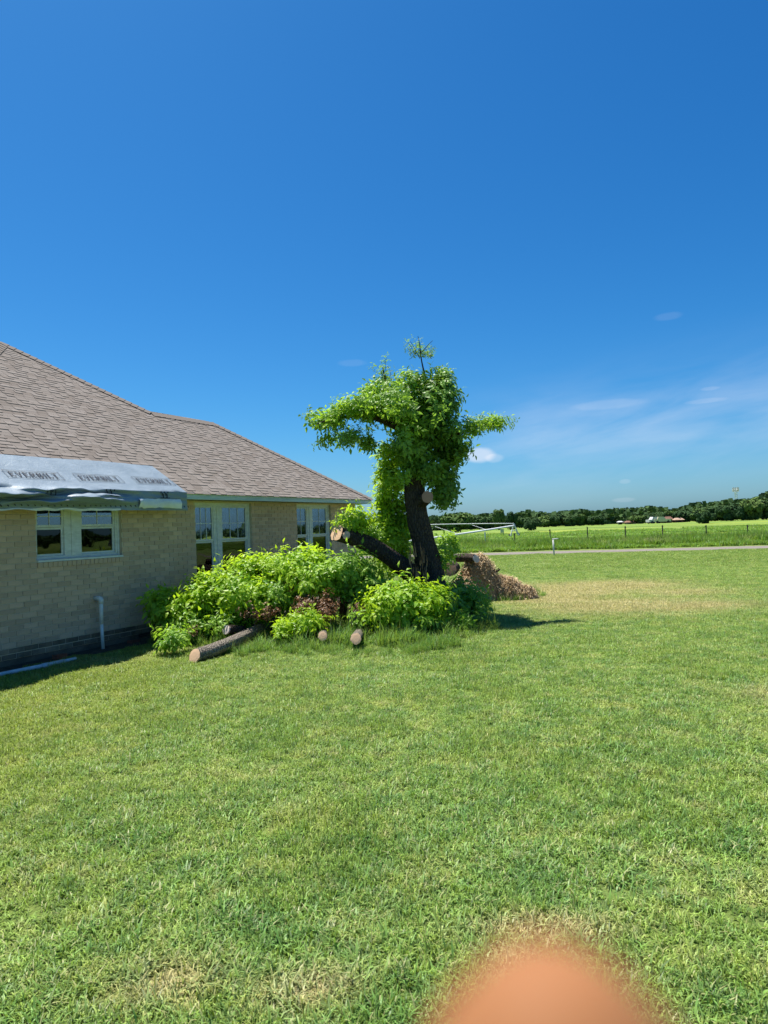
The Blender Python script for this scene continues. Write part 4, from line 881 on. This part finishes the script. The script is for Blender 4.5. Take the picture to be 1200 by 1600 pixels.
bush('leafy_sprout', g0(268, 1010), 'small shoots low in the grass at the left end of the bush', [(268, 998, 24, 12, 10.0, .25, 12, 'midleaf', .6)])
dl = empty('dead_branch', g0(500, 985), label='brown withered leaves hanging over the grey log', category='branch')
grow(dl, twigs_in([(505, 952, 26, 24, 10.9, .3, 46, 'dead', .8), (478, 945, 22, 12, 10.9, .25, 16, 'dead', .7), (500, 985, 18, 10, 10.6, .2, 10, 'dead', .6)]), part='withered_twig')
dl = empty('dead_branch', g0(400, 960), label='withered brown leaves caught low in the big lime bush', category='branch')
grow(dl, twigs_in([(405, 955, 40, 14, 11.0, .25, 14, 'dead', .6), (465, 915, 24, 14, 11.5, .25, 9, 'dead', .6), (300, 985, 26, 8, 10.6, .2, 6, 'dead', .5)]), part='withered_twig')
dl = empty('dead_branch', g0(570, 965), label='withered brown twigs in the grass below the green bush', category='branch')
grow(dl, twigs_in([(575, 945, 34, 8, 11.3, .3, 20, 'dead', .6), (655, 985, 10, 6, 10.8, .2, 4, 'dead', .5), (488, 905, 26, 8, 11.7, .2, 8, 'dead', .7)]), part='withered_twig')

# ------------------------------------------------------------------ grass: clumps spread by geometry nodes
def patch_mesh(name, n, size, hmin, hmax, wd, lay, mtl, seed, tall=False):
    r = np.random.default_rng(seed); x = r.uniform(-size/2, size/2, n); y = r.uniform(-size/2, size/2, n)
    # clumping
    k = max(4, int(n/14)); cx = r.uniform(-size/2, size/2, k); cy = r.uniform(-size/2, size/2, k); ci = r.integers(0, k, n); m = r.random(n) < .6
    x = np.where(m, cx[ci] + r.normal(0, .014 if not tall else .03, n), x); y = np.where(m, cy[ci] + r.normal(0, .014 if not tall else .03, n), y)
    L = r.uniform(hmin, hmax, n)*(.7+.6*r.random(n)); a = r.uniform(0, 2*np.pi, n); lean = np.clip(r.normal(lay, .3, n), .05, 1.45)
    dx, dy = np.cos(a), np.sin(a); w = wd*r.uniform(.6, 1.3, n); sx, sy = -dy*w/2, dx*w/2
    h1 = L*.55*np.cos(lean*.6); r1 = L*.55*np.sin(lean*.6); h2 = h1 + L*.45*np.cos(np.minimum(lean*1.5, 1.75)); r2 = r1 + L*.45*np.sin(np.minimum(lean*1.5, 1.75)); h2 = np.maximum(h2, .004)
    V = np.zeros((n, 5, 3)); z0 = np.zeros(n)
    V[:, 0] = np.stack([x-sx, y-sy, z0], 1); V[:, 1] = np.stack([x+sx, y+sy, z0], 1)
    V[:, 2] = np.stack([x+dx*r1+sx*.85, y+dy*r1+sy*.85, h1], 1); V[:, 3] = np.stack([x+dx*r1-sx*.85, y+dy*r1-sy*.85, h1], 1); V[:, 4] = np.stack([x+dx*r2, y+dy*r2, h2], 1)
    b = np.arange(n)[:, None]*5; q = (b + np.array([0, 1, 2, 3])).ravel(); t = (b + np.array([3, 2, 4])).ravel()
    me = bpy.data.meshes.new(name); me.vertices.add(n*5); me.vertices.foreach_set('co', V.ravel())
    me.loops.add(n*7); me.loops.foreach_set('vertex_index', np.concatenate([q, t]).astype(np.int32)); me.polygons.add(2*n)
    ls_ = np.concatenate([np.arange(n)*4, 4*n + np.arange(n)*3]).astype(np.int32); me.polygons.foreach_set('loop_start', ls_)
    me.update(calc_edges=True); me.validate()
    tn = np.repeat(r.random(n)**1.2, 5); at = me.attributes.new('tint', 'FLOAT', 'POINT'); at.data.foreach_set('value', tn.astype(np.float32)); me.materials.append(mtl); return me
def scatter(name, pts, scl, meshes, label, cat):
    col = bpy.data.collections.new(name + '_sources')
    for me in meshes: col.objects.link(bpy.data.objects.new('grass_clump', me))
    me = bpy.data.meshes.new(name); me.vertices.add(len(pts)); me.vertices.foreach_set('co', np.asarray(pts, np.float32).ravel())
    a = me.attributes.new('sc', 'FLOAT_VECTOR', 'POINT'); a.data.foreach_set('vector', np.asarray(scl, np.float32).ravel())
    o = link(me, name, None, kind='stuff', label=label, category=cat)
    ng = bpy.data.node_groups.new(name, 'GeometryNodeTree'); ng.interface.new_socket('Geometry', in_out='INPUT', socket_type='NodeSocketGeometry'); ng.interface.new_socket('Geometry', in_out='OUTPUT', socket_type='NodeSocketGeometry')
    N = ng.nodes; Lk = ng.links; gi = N.new('NodeGroupInput'); go = N.new('NodeGroupOutput'); ip = N.new('GeometryNodeInstanceOnPoints'); ci = N.new('GeometryNodeCollectionInfo')
    ci.inputs[0].default_value = col; ci.inputs[1].default_value = True; ci.inputs[2].default_value = True
    ip.inputs['Pick Instance'].default_value = True
    rv = N.new('FunctionNodeRandomValue'); rv.data_type = 'INT'; rv.inputs[4].default_value = 0; rv.inputs[5].default_value = len(meshes)-1
    rr = N.new('FunctionNodeRandomValue'); rr.data_type = 'FLOAT'; rr.inputs[2].default_value = 0; rr.inputs[3].default_value = 6.283; rr.inputs[8].default_value = 5
    cx = N.new('ShaderNodeCombineXYZ'); e2r = N.new('FunctionNodeEulerToRotation'); na = N.new('GeometryNodeInputNamedAttribute'); na.data_type = 'FLOAT_VECTOR'; na.inputs[0].default_value = 'sc'
    Lk.new(gi.outputs[0], ip.inputs['Points']); Lk.new(ci.outputs[0], ip.inputs['Instance']); Lk.new(rv.outputs[2], ip.inputs['Instance Index'])
    Lk.new(rr.outputs[1], cx.inputs[2]); Lk.new(cx.outputs[0], e2r.inputs[0]); Lk.new(e2r.outputs[0], ip.inputs['Rotation']); Lk.new(na.outputs[0], ip.inputs['Scale']); Lk.new(ip.outputs[0], go.inputs[0])
    md = o.modifiers.new('scatter', 'NODES'); md.node_group = ng; return o
near = [patch_mesh('turf_%d' % i, 2900, .62, .026, .062, .0056, .98, MT['blade'], 100+i) for i in range(7)]
pts, scl = [], []
def inview(x, y, m=3.2): return abs(x) < .60*y + m
y = 1.5
while y < 24:
    stp = .5 if y < 14 else .62
    x = -.62*y - 3.4
    while x < .62*y + 3.4:
        px, py = x + random.uniform(-.12, .12), y + random.uniform(-.12, .12); u, w = to_house(px, py)
        if inview(px, py) and not (w > -.10 and u < .3) and not (u < .3 and w > -.3 and random.random() < .3):
            n = noise.noise(Vector((px*.55, py*.55, 0))); s = 1.0 + .3*n; k = 1.0 if stp == .5 else 1.3
            s *= 1 + .55*noise.noise(Vector((px*1.6, py*1.6, 6))); pts.append((px, py, 0)); scl.append((k, k, s*random.uniform(.7, 1.25)))
            if w > -.45 and u < .3: scl[-1] = (.75, .75, .8)
        x += stp
    y += stp
scatter('lawn_grass', pts, scl, near, 'short mown lawn grass with straw coloured patches', 'grass')
crab = [patch_mesh('crab_%d' % i, 16 + 4*i, .10, .05, .12, .0085, .8, MT['crabblade'], 500+i, True) for i in range(6)]
pts, scl = [], []
for k in range(12000):
    y_ = 2.0 + 12*random.random()**1.3; x_ = random.uniform(-.62, .62)*y_ + random.uniform(-1.5, 1.5); u, w = to_house(x_, y_)
    if w > -.3 or noise.noise(Vector((x_*1.1, y_*1.1, 4))) < -.12 + random.uniform(-.2, .2): continue
    s = random.uniform(.5, 1.0); pts.append((x_, y_, 0)); scl.append((s, s, s*random.uniform(.5, .9)))
scatter('coarse_grass', pts, scl, crab, 'coarser broad bladed grass tufts dotted through the near lawn', 'grass')
far = [patch_mesh('turf_far_%d' % i, 1300, 1.3, .035, .065, .011, .8, MT['blade'], 200+i) for i in range(4)]
pts, scl = [], []; y = 23.5
while y < 45:
    x = -.05*y - 3
    while x < .62*y + 1:
        px, py = x + random.uniform(-.3, .3), y + random.uniform(-.3, .3); u, w = to_house(px, py)
        if py < 38.6 + RK*px + random.uniform(-.3, .3) and px > -4.5: pts.append((px, py, 0)); scl.append((1, 1, random.uniform(.7, 1.2)))
        x += 1.05
    y += 1.05
scatter('distant_lawn', pts, scl, far, 'short lawn grass between the yard and the gravel road', 'grass')
tuft = [patch_mesh('tuft_%d' % i, 70 + 25*i, .24, .12, .30, .0085, .6, MT['tallblade'], 300+i, True) for i in range(5)]
pts, scl = [], []
for px, py, rx, ry, n, h in ((455, 1005, 90, 18, 120, .8), (560, 985, 100, 26, 230, 1.0), (650, 1000, 70, 16, 130, .9), (620, 965, 60, 20, 80, 1.0), (720, 985, 50, 16, 80, .8), (300, 1000, 70, 12, 80, .7), (360, 1000, 60, 10, 60, .7), (240, 1000, 20, 8, 14, .6),
                             (690, 1010, 60, 8, 50, .6), (780, 935, 50, 6, 60, .7), (825, 932, 26, 5, 30, .6), (745, 955, 26, 10, 40, .8), (560, 1020, 120, 8, 70, .5), (395, 1020, 60, 8, 40, .6)):
    for k in range(n):
        a = random.uniform(0, 6.28); r = math.sqrt(random.random()); q = G(px + rx*r*math.cos(a), py + ry*r*math.sin(a)); u, w = to_house(q.x, q.y)
        if w > -.15 and u < .3: continue
        s = h*random.uniform(.35, 1.2)*(1+.7*noise.noise(Vector((q.x*2.2, q.y*2.2, 0)))); pts.append((q.x, q.y, 0)); scl.append((s, s, s*random.uniform(.7, 1.2)))
scatter('long_grass', pts, scl, tuft, 'long uncut green grass round the logs and bushes', 'grass')
weeds = [patch_mesh('weed_%d' % i, 330, 1.1, .3, .62, .03, .4, MT['weed'], 400+i, True) for i in range(4)]
pts, scl = [], []
for k in range(1500):
    x = random.uniform(-3, 36); c = random.uniform(43.6, 53.5); y = c + RK*x
    s = (.6 + .5*(noise.noise(Vector((x*.25, c*.4, 0)))+.5))*(.55 if c < 45 else 1)
    pts.append((x, y, 0)); scl.append((1, 1, s*random.uniform(.7, 1.2)))
for k in range(900):
    x = random.uniform(-8, 95); c = random.uniform(53, 110); y = c + RK*x; pts.append((x, y, 0)); scl.append((1.8, 1.8, random.uniform(.3, .55)))
scatter('roadside_weeds', pts, scl, weeds, 'tall green weeds and dry seed heads along the road and wire fence', 'weeds')

# ------------------------------------------------------------------ fence, white stand pipe, marker
fence = empty('wire_fence', (0, 50, 0), label='wire fence on thin dark posts beyond the gravel road', category='fence')
tops = []
for px, py, bright in ((700, 833, 1), (758, 831, 1), (804, 833, 0), (859, 827, 0), (918, 823, 1), (977, 822, 0), (1035, 820.5, 0), (1103, 820.5, 0), (1168, 820, 0), (1240, 819, 0)):
    d = ray(px, py); t = 50/(d.y - RK*d.x); q = Vector((0, 0, EYE)) + d*t; q.z = max(.95, min(1.35, q.z)); tops.append(q)
    mb = MB(); mb.tube([(0, 0, -.1), (random.uniform(-.03, .03), 0, q.z)], .035, 6); mb.box(-.05, .05, -.012, .012, q.z-.12, q.z-.06)
    o = mb.build('fence_post', MT['galv'] if bright and px != 918 else MT['post'], fence); o.location = (q.x, q.y-50, 0)
for hgt in (.35, .65, .95):
    mb = MB(); mb.tube([(t_.x, t_.y-50, t_.z*hgt) for t_ in tops], .008, 4); mb.build('wire', MT['wire'], fence)
sp0 = G(866, 868); o = empty('white_standpipe', sp0, label='white upright pipe with short side arm at the near road edge', category='pipe')
mb = MB(); mb.tube([(0, 0, -.1), (-.02, 0, .80)], .04, 10); mb.build('upright', MT['farwhite'], o, smooth=True)
mb = MB(); mb.tube([(-.06, 0, .82), (.24, 0, .83)], .03, 10); mb.build('side_arm', MT['farwhite'], o, smooth=True)
q = G(785, 838); o = empty('field_board', q, label='cream square board standing in the field left of the irrigation tower', category='board')
mb = MB(); mb.box(-.22, .22, -.03, .03, .45, .95); mb.build('panel', MT['yellowbox'], o); mb = MB(); mb.box(-.2, -.15, -.02, .02, 0, .45); mb.box(.15, .2, -.02, .02, 0, .45); mb.build('stand', MT['post'], o)
# centre-pivot irrigation machine
PB = G(803, 839.5); PY = PB.y
pv = empty('irrigation_pivot', PB, label='white centre pivot irrigation span ending in an A frame wheel tower', category='irrigation machine')
def Pv(px, py, Y=None): return P(px, py, Y or PY) - PB
top = Pv(803, 818)
for i, (px, py, dy) in enumerate(((797, 839, -.25), (811, 838.5, -.25), (799, 839, .25), (810, 838, .25))):
    mb = MB(); b = Pv(px, py); b.y += dy; b.z = .12; mb.tube([b, top], .05, 6); mb.build('leg', MT['galv'], pv)
for zz in (.35, .62):
    mb = MB(); a = top*(zz) + Vector((-.55*(1-zz), 0, .2)); b = top*zz + Vector((.6*(1-zz), 0, .2)); mb.tube([a, b], .05, 5); mb.build('brace', MT['galv'], pv)
for x in (-.5, .62):
    mb = MB(); n = 16; ro = []
    mb.tube([(x-.06, 0, .2), (x+.06, 0, .2)], .2, 16); mb.build('wheel', MT['tyre'], pv)
far_l = Pv(430, 832, PY*.96); far_l2 = Pv(420, 872, PY*.6); top2 = top - Vector((0, 0, .25))
def cable(a, b, sag, r, name, m):
    mb = MB(); mb.tube([a.lerp(b, t/14) + Vector((0, 0, sag*4*(t/14)*(1-t/14))) for t in range(15)], r, 6); mb.build(name, m, pv, smooth=True)
cable(top, far_l, .25, .05, 'upper_pipe', MT['galv']); cable(top2, far_l2, -.15, .10, 'main_pipe', MT['galv'])
for t in (.18, .34, .5, .66, .82):
    a = top.lerp(far_l, t); b = top2.lerp(far_l2, t); mb = MB(); mb.tube([a, a.lerp(b, 1)*1.0], .02, 4); mb.build('strut', MT['galv'], pv)
mb = MB(); mb.tube([far_l2 + Vector((-1, 0, -far_l2.z)), far_l2], .08, 6); mb.tube([far_l2 + Vector((1, 0, -far_l2.z)), far_l2], .08, 6); mb.tube([far_l + Vector((-1, 0, -far_l.z)), far_l], .08, 6); mb.build('leg', MT['galv'], pv)

# ------------------------------------------------------------------ far trees
def crown_mesh(seed, n=2600, shape='round', mtl=None, leafsz=.2):
    r = random.Random(seed); mb = MB(); lobes = []
    for k in range(9 if shape != 'twin' else 7):
        a = r.uniform(0, 6.28); rr = r.uniform(.15, .55); lobes.append((Vector((math.cos(a)*rr, math.sin(a)*rr, r.uniform(.3, .82))), r.uniform(.18, .34)))
    if shape == 'wide': lobes = [(Vector((p.x*1.5, p.y*1.3, p.z*.9)), q) for p, q in lobes]
    lobes.append((Vector((0, 0, .55)), .42)); lobes.append((Vector((0, 0, .25)), .34))
    for i in range(n):
        p, q = lobes[r.randrange(len(lobes))]; d = Vector((r.gauss(0, 1), r.gauss(0, 1), r.gauss(0, 1))).normalized(); c = p + d*q*r.uniform(.7, 1.08)
        if c.z < .04: continue
        nrm = (d + Vector((r.uniform(-.7, .7), r.uniform(-.7, .7), r.uniform(-.2, .9)))).normalized(); a = nrm.orthogonal().normalized(); b = nrm.cross(a); s = leafsz*r.uniform(.25, .55)
        an = r.uniform(0, 3.1); a2 = a*math.cos(an)+b*math.sin(an); b2 = nrm.cross(a2)
        mb.add([c-a2*s, c-b2*s*.6, c+a2*s, c+b2*s*.7], [(0, 1, 2, 3)], r.random())
    return mb.mesh('crown', mtl)
cm = [crown_mesh(i, 2600, 'wide' if i % 2 else 'round', MT['farleaf'] if i % 3 else MT['farleaf2']) for i in range(6)]
tmb = MB(); tmb.tube([(0, 0, 0), (.02, 0, .3), (0, .02, .6)], [.045, .035, .015], 7); trunk_m = tmb.mesh('trunk', MT['bark'])
def far_tree(px, ybase, ytop, wpx, label, k, group='trees along the far edge of the field', Y=None, z0=0):
    d = ray(px, ybase); Y = Y or min(240, (EYE/(-d.z))*d.y if d.z < -.003 else 220); b = P(px, ybase, Y); b.z = z0; t = P(px, ytop, Y); hh = max(2.5, t.z - z0); ww_ = wpx*Y/F
    o = empty('field_tree', b, random.uniform(0, 6.28), label=label, category='tree'); 
    if group: o['group'] = group
    c = link(cm[k % 6], 'crown', o); c.scale = (ww_/1.25, ww_/1.25, hh/1.02)
    t_ = link(trunk_m, 'trunk', o); t_.scale = (hh*.8, hh*.8, hh); return o
far_tree(779, 828, 797, 20, 'tallest slender tree of the far row, above the irrigation pipe', 0, None); far_tree(798, 828, 797.5, 17, 'tree with flat crown right beside the tallest far tree', 1, None)
far_tree(831, 829, 811, 24, 'dark round tree standing forward of the far row, right of the pivot tower', 2, None)
far_tree(966, 818, 793, 20, 'tall broad tree rising above the far row left of the farm sheds', 3, None); far_tree(985, 817, 799, 18, 'lower tree right beside the tall broad far tree', 4, None)
far_tree(1102, 818, 801, 22, 'dark rounded bush tree in front of the wooded rise', 5, None); far_tree(948, 819, 802, 20, 'tree just left of the tall broad far tree', 2, None)
far_tree(712, 829, 803, 44, 'light green tree close beside the lopped trunk in the distance', 0, None, Y=150); far_tree(584, 838, 808, 60, 'wooded clump between the house corner and the lopped tree', 3, None, Y=150); far_tree(625, 836, 812, 44, 'dim tree seen through the gap left of the trunk', 2, None, Y=170)
ROWL = ['low dark tree first right of the lopped tree, over the irrigation pipe', 'dark tree just left of the tallest slender far tree', 'tree standing behind the foot of the pivot tower', 'tree right behind the dark round forward tree', 'tree second right of the dark round forward tree', 'broad far row tree straight above the white standpipe arm', 'narrow tree right of the broad one above the standpipe', 'far row tree midway between the standpipe and the tall broad tree', 'last low tree before the tall broad far tree', 'tree behind the long low pinkish shed', 'tree behind the parked far vehicles', 'tree directly behind the rust red farm shed', 'tree behind the tan farmhouse', 'tree rising just right of the tan farmhouse', 'tree at the foot of the wooded rise', 'tree behind the dark rounded bush tree, left side', 'tree behind the dark rounded bush tree, right side', 'tree on the slope left of the wooded rise top']
for i, (px, yt, wp) in enumerate(((735, 806, 30), (755, 805, 34), (815, 806, 28), (850, 805, 30), (868, 804, 26), (888, 803, 30), (908, 804, 24), (925, 805, 28), (940, 805, 22), (1003, 804, 26), (1018, 802, 26), (1034, 800, 26), (1050, 799, 24), (1062, 797, 30), (1078, 795, 34), (1093, 793, 32), (1112, 792, 36), (1128, 790, 34))):
    far_tree(px, 827 - (px-760)*.036, yt, wp, ROWL[i], i)
for i, (px, yt, wp, nm) in enumerate(((1142, 787, 34, 'left shoulder tree of the wooded rise at the right edge'), (1160, 780, 36, 'tree below the mast on the wooded rise'), (1180, 776, 40, 'tallest tree crowning the wooded rise at right'), (1198, 781, 36, 'tree cut by the right edge of the photo on the rise'))):
    far_tree(px, 812, yt, wp, nm, i+1, None, Y=165)
# the wood behind, which reads as one mass
wd = MB(); r = random.Random(4)
for k in range(30000):
    if k < 19000:
        px = r.uniform(560, 1500); Y = 226 + r.uniform(-6, 22); zt_ = 4.4 + 1.5*noise.noise(Vector((px*.03, 0, 0))) + (2.6*min(1, (px-1040)/100) if px > 1040 else 0)
        x_, y_ = (px-600)/F*Y, Y - (px-600)*.04
    else:
        a_ = r.uniform(math.radians(38), math.radians(112)); R_ = 240 + r.uniform(-8, 8); x_, y_ = math.sin(a_)*R_, math.cos(a_)*R_; zt_ = 3.6 + 1.5*noise.noise(Vector((a_*40, 3, 0)))
    p = Vector((x_, y_, r.uniform(.0, 1)**.75*zt_)); s = r.uniform(.4, 1.0); n = Vector((r.gauss(0, 1), r.gauss(0, 1)-.6, r.gauss(0, 1)+.5)).normalized(); a = n.orthogonal().normalized(); b = n.cross(a)
    wd.add([p-a*s, p-b*s, p+a*s, p+b*s], [(0, 1, 2, 3)], r.random())
wd.build('distant_wood', MT['farleaf'], None, kind='stuff', label='continuous dark wood behind the far trees', category='wood')

# ------------------------------------------------------------------ far farm sheds and mast
def shed(px, py, wpx, hpx, roofm, wallm, label, name='farm_shed', roofh=.45, Y=178, cat='shed'):
    b = P(px, py, Y); b.z = 0; w_, h_ = wpx*Y/F/2, hpx*Y/F; o = empty(name, b, .1, label=label, category=cat); d = w_*.5; hz = P(px, py-hpx, Y).z; hw = hz*(1-roofh)
    mb = MB(); mb.box(-w_, w_, -d, d, 0, hw); mb.build('wall', wallm, o)
    mb = MB(); mb.add([(-w_-.3, -d-.3, hw), (w_+.3, -d-.3, hw), (w_+.3, d+.3, hw), (-w_-.3, d+.3, hw), (-w_*.8, 0, hz), (w_*.8, 0, hz)], [(0, 1, 5, 4), (1, 2, 5), (2, 3, 4, 5), (3, 0, 4), (3, 2, 1, 0)]); mb.build('roof', roofm, o)
    mb = MB(); mb.box(-.5, .5, -d-.03, -d-.005, 0, min(2, hw*.8)); mb.build('door', MT['dark'], o)
    for s in (-.55, .55): mb = MB(); mb.box(s*w_-.4, s*w_+.4, -d-.03, -d-.005, hw*.4, hw*.75); mb.build('window', MT['dark'], o)
    return o
shed(1044, 815, 11, 8, MT['rustroof'], MT['rustroof'], 'rust red farm shed among the far trees'); shed(1060, 816, 13, 7, MT['farwall'], MT['rustroof'], 'tan and orange farmhouse right of the rust red shed', 'farmhouse', cat='house')
shed(985, 818, 15, 4.5, MT['rustroof'], MT['farwall'], 'long low pinkish roofed shed left of the red one', Y=185); shed(969, 819, 6, 5, MT['farwhite'], MT['farwhite'], 'small white shed at the far edge of the field', Y=185, roofh=.3)
shed(1001, 818, 4, 3.4, MT['farwhite'], MT['farwhite'], 'tiny white hut just right of the long low shed', Y=186, roofh=.3)
def truck(px, py, m, label, Y=176):
    b = P(px, py, Y); b.z = 0; o = empty('parked_vehicle', b, .15, label=label, category='vehicle')
    mb = MB(); mb.box(-2.3, 2.3, -.9, .9, .4, 1.05); mb.add([(-1.5, -.85, 1.05), (.9, -.85, 1.05), (.9, .85, 1.05), (-1.5, .85, 1.05), (-1.1, -.75, 1.7), (.4, -.75, 1.7), (.4, .75, 1.7), (-1.1, .75, 1.7)], [(0, 1, 5, 4), (1, 2, 6, 5), (2, 3, 7, 6), (3, 0, 4, 7), (4, 5, 6, 7)]); mb.build('body', m, o)
    for x in (-1.5, 1.5):
        for y in (-.85, .85): mb = MB(); mb.tube([(x, y-.1, .35), (x, y+.1, .35)], .35, 12); mb.build('wheel', MT['tyre'], o)
truck(1033, 816, MT['yellowbox'], 'pale yellow vehicle parked left of the rust red shed'); truck(1025, 817, MT['farwhite'], 'white vehicle parked in the far farmyard')
mY = 420; mbs = P(1152, 812, mY); mbs.z = 0; mast = empty('radio_mast', mbs, label='white lattice mast with antennas above the wooded rise', category='mast')
tz = P(1152, 763, mY).z; mb = MB()
for k in range(3): a = k*2.09; mb.tube([(math.cos(a)*1.0, math.sin(a)*1.0, 0), (math.cos(a)*.7, math.sin(a)*.7, tz)], .14, 5)
for i in range(14):
    z0, z1 = tz*i/14, tz*(i+1)/14
    for k in range(3): a, b = (k+i)*2.09, (k+i+1)*2.09; mb.tube([(math.cos(a)*.85, math.sin(a)*.85, z0), (math.cos(b)*.85, math.sin(b)*.85, z1)], .08, 4)
mb.build('lattice', MT['galv'], mast)
for k in range(9): a = k*.698; mb = MB(); x, y_ = math.cos(a)*1.6, math.sin(a)*1.6; mb.box(x-.2, x+.2, y_-.15, y_+.15, tz-2.0, tz+.6); mb.build('antenna', MT['farwhite'], mast)
mb = MB(); mb.tube([(-2.3, 0, tz-.8), (2.3, 0, tz-.8)], .12, 5); mb.tube([(0, -2.3, tz-.8), (0, 2.3, tz-.8)], .12, 5); mb.build('platform', MT['galv'], mast)

# ------------------------------------------------------------------ the hand whose fingertip gets in front of the lens
def hand():
    tip = P(862, 1467, .0385)                             # highest skin of the fingertip
    mm = .001
    o = empty('hand', tip + Vector((0, 0, -.17)), label='blurred fingertip reaching up in front of the lens at the bottom', category='hand')
    inv = Matrix.Translation(-(tip + Vector((0, 0, -.17))))
    T0 = tip - Vector((0, 0, .0078))
    def loc(dx, dy, dz): return T0 + Vector((dx, dy, dz))*mm
    J = []; Ed = []; Rr = []
    def chain(pts, start=None):
        prev = start
        for x, y, z, r in pts:
            J.append(loc(x, y, z)); Rr.append(r*mm); i = len(J)-1
            if prev is not None: Ed.append((prev, i))
            prev = i
        return prev
    chain([(24, 26, -104, 21)]);                                              # palm centre is the root
    wr = chain([(34, 30, -138, 23), (44, 34, -165, 22), (60, 44, -230, 27), (82, 60, -330, 33)], 0)
    idx = chain([(10, 16, -74, 13), (4, 8, -50, 9.5), (1.5, 2, -26, 11.2), (.5, 0, -10, 11.4), (0, 0, -2, 10.2), (0, 0, 3.5, 6.6), (0, 0, 7, 2.6)], 0)
    chain([(28, 18, -72, 13), (36, -2, -60, 9.5), (38, -20, -74, 8.8), (34, -22, -92, 8)], 0)
    chain([(42, 22, -78, 12), (52, 4, -68, 9), (54, -12, -82, 8.4), (49, -14, -98, 7.6)], 0)
    chain([(54, 28, -90, 11), (64, 14, -82, 8), (66, 0, -94, 7.4), (60, -3, -106, 6.6)], 0)
    chain([(4, 16, -112, 14), (-8, 2, -98, 10.5), (-12, -14, -84, 9.6), (-10, -24, -72, 8.2)], 0)
    me = bpy.data.meshes.new('skin'); me.from_pydata([tuple(inv @ j) for j in J], Ed, []); ob = link(me, 'skin', o)
    md = ob.modifiers.new('skin', 'SKIN'); md.use_smooth_shade = True
    for i, r_ in enumerate(Rr): me.skin_vertices[0].data[i].radius = (r_, r_)
    me.skin_vertices[0].data[0].use_root = True
    ob.modifiers.new('sub', 'SUBSURF').levels = 2; ob.modifiers['sub'].render_levels = 2; me.materials.append(MT['skin'])
    nl = MB(); v = []
    for i in range(7):
        for j in range(7):
            a = -.75 + 1.5*i/6; z = -13 + 13*j/6; rr = 9.9 + .3*math.cos(a*1.2) - (max(0, j-4)*.35); q = inv @ loc(math.sin(a)*rr*.95, rr*math.cos(a)+.3, z); v.append(tuple(q))
    nl.add(v, [(i*7+j, i*7+j+1, (i+1)*7+j+1, (i+1)*7+j) for i in range(6) for j in range(6)]); nl.build('fingernail', MT['nail'], o, smooth=True)
hand()
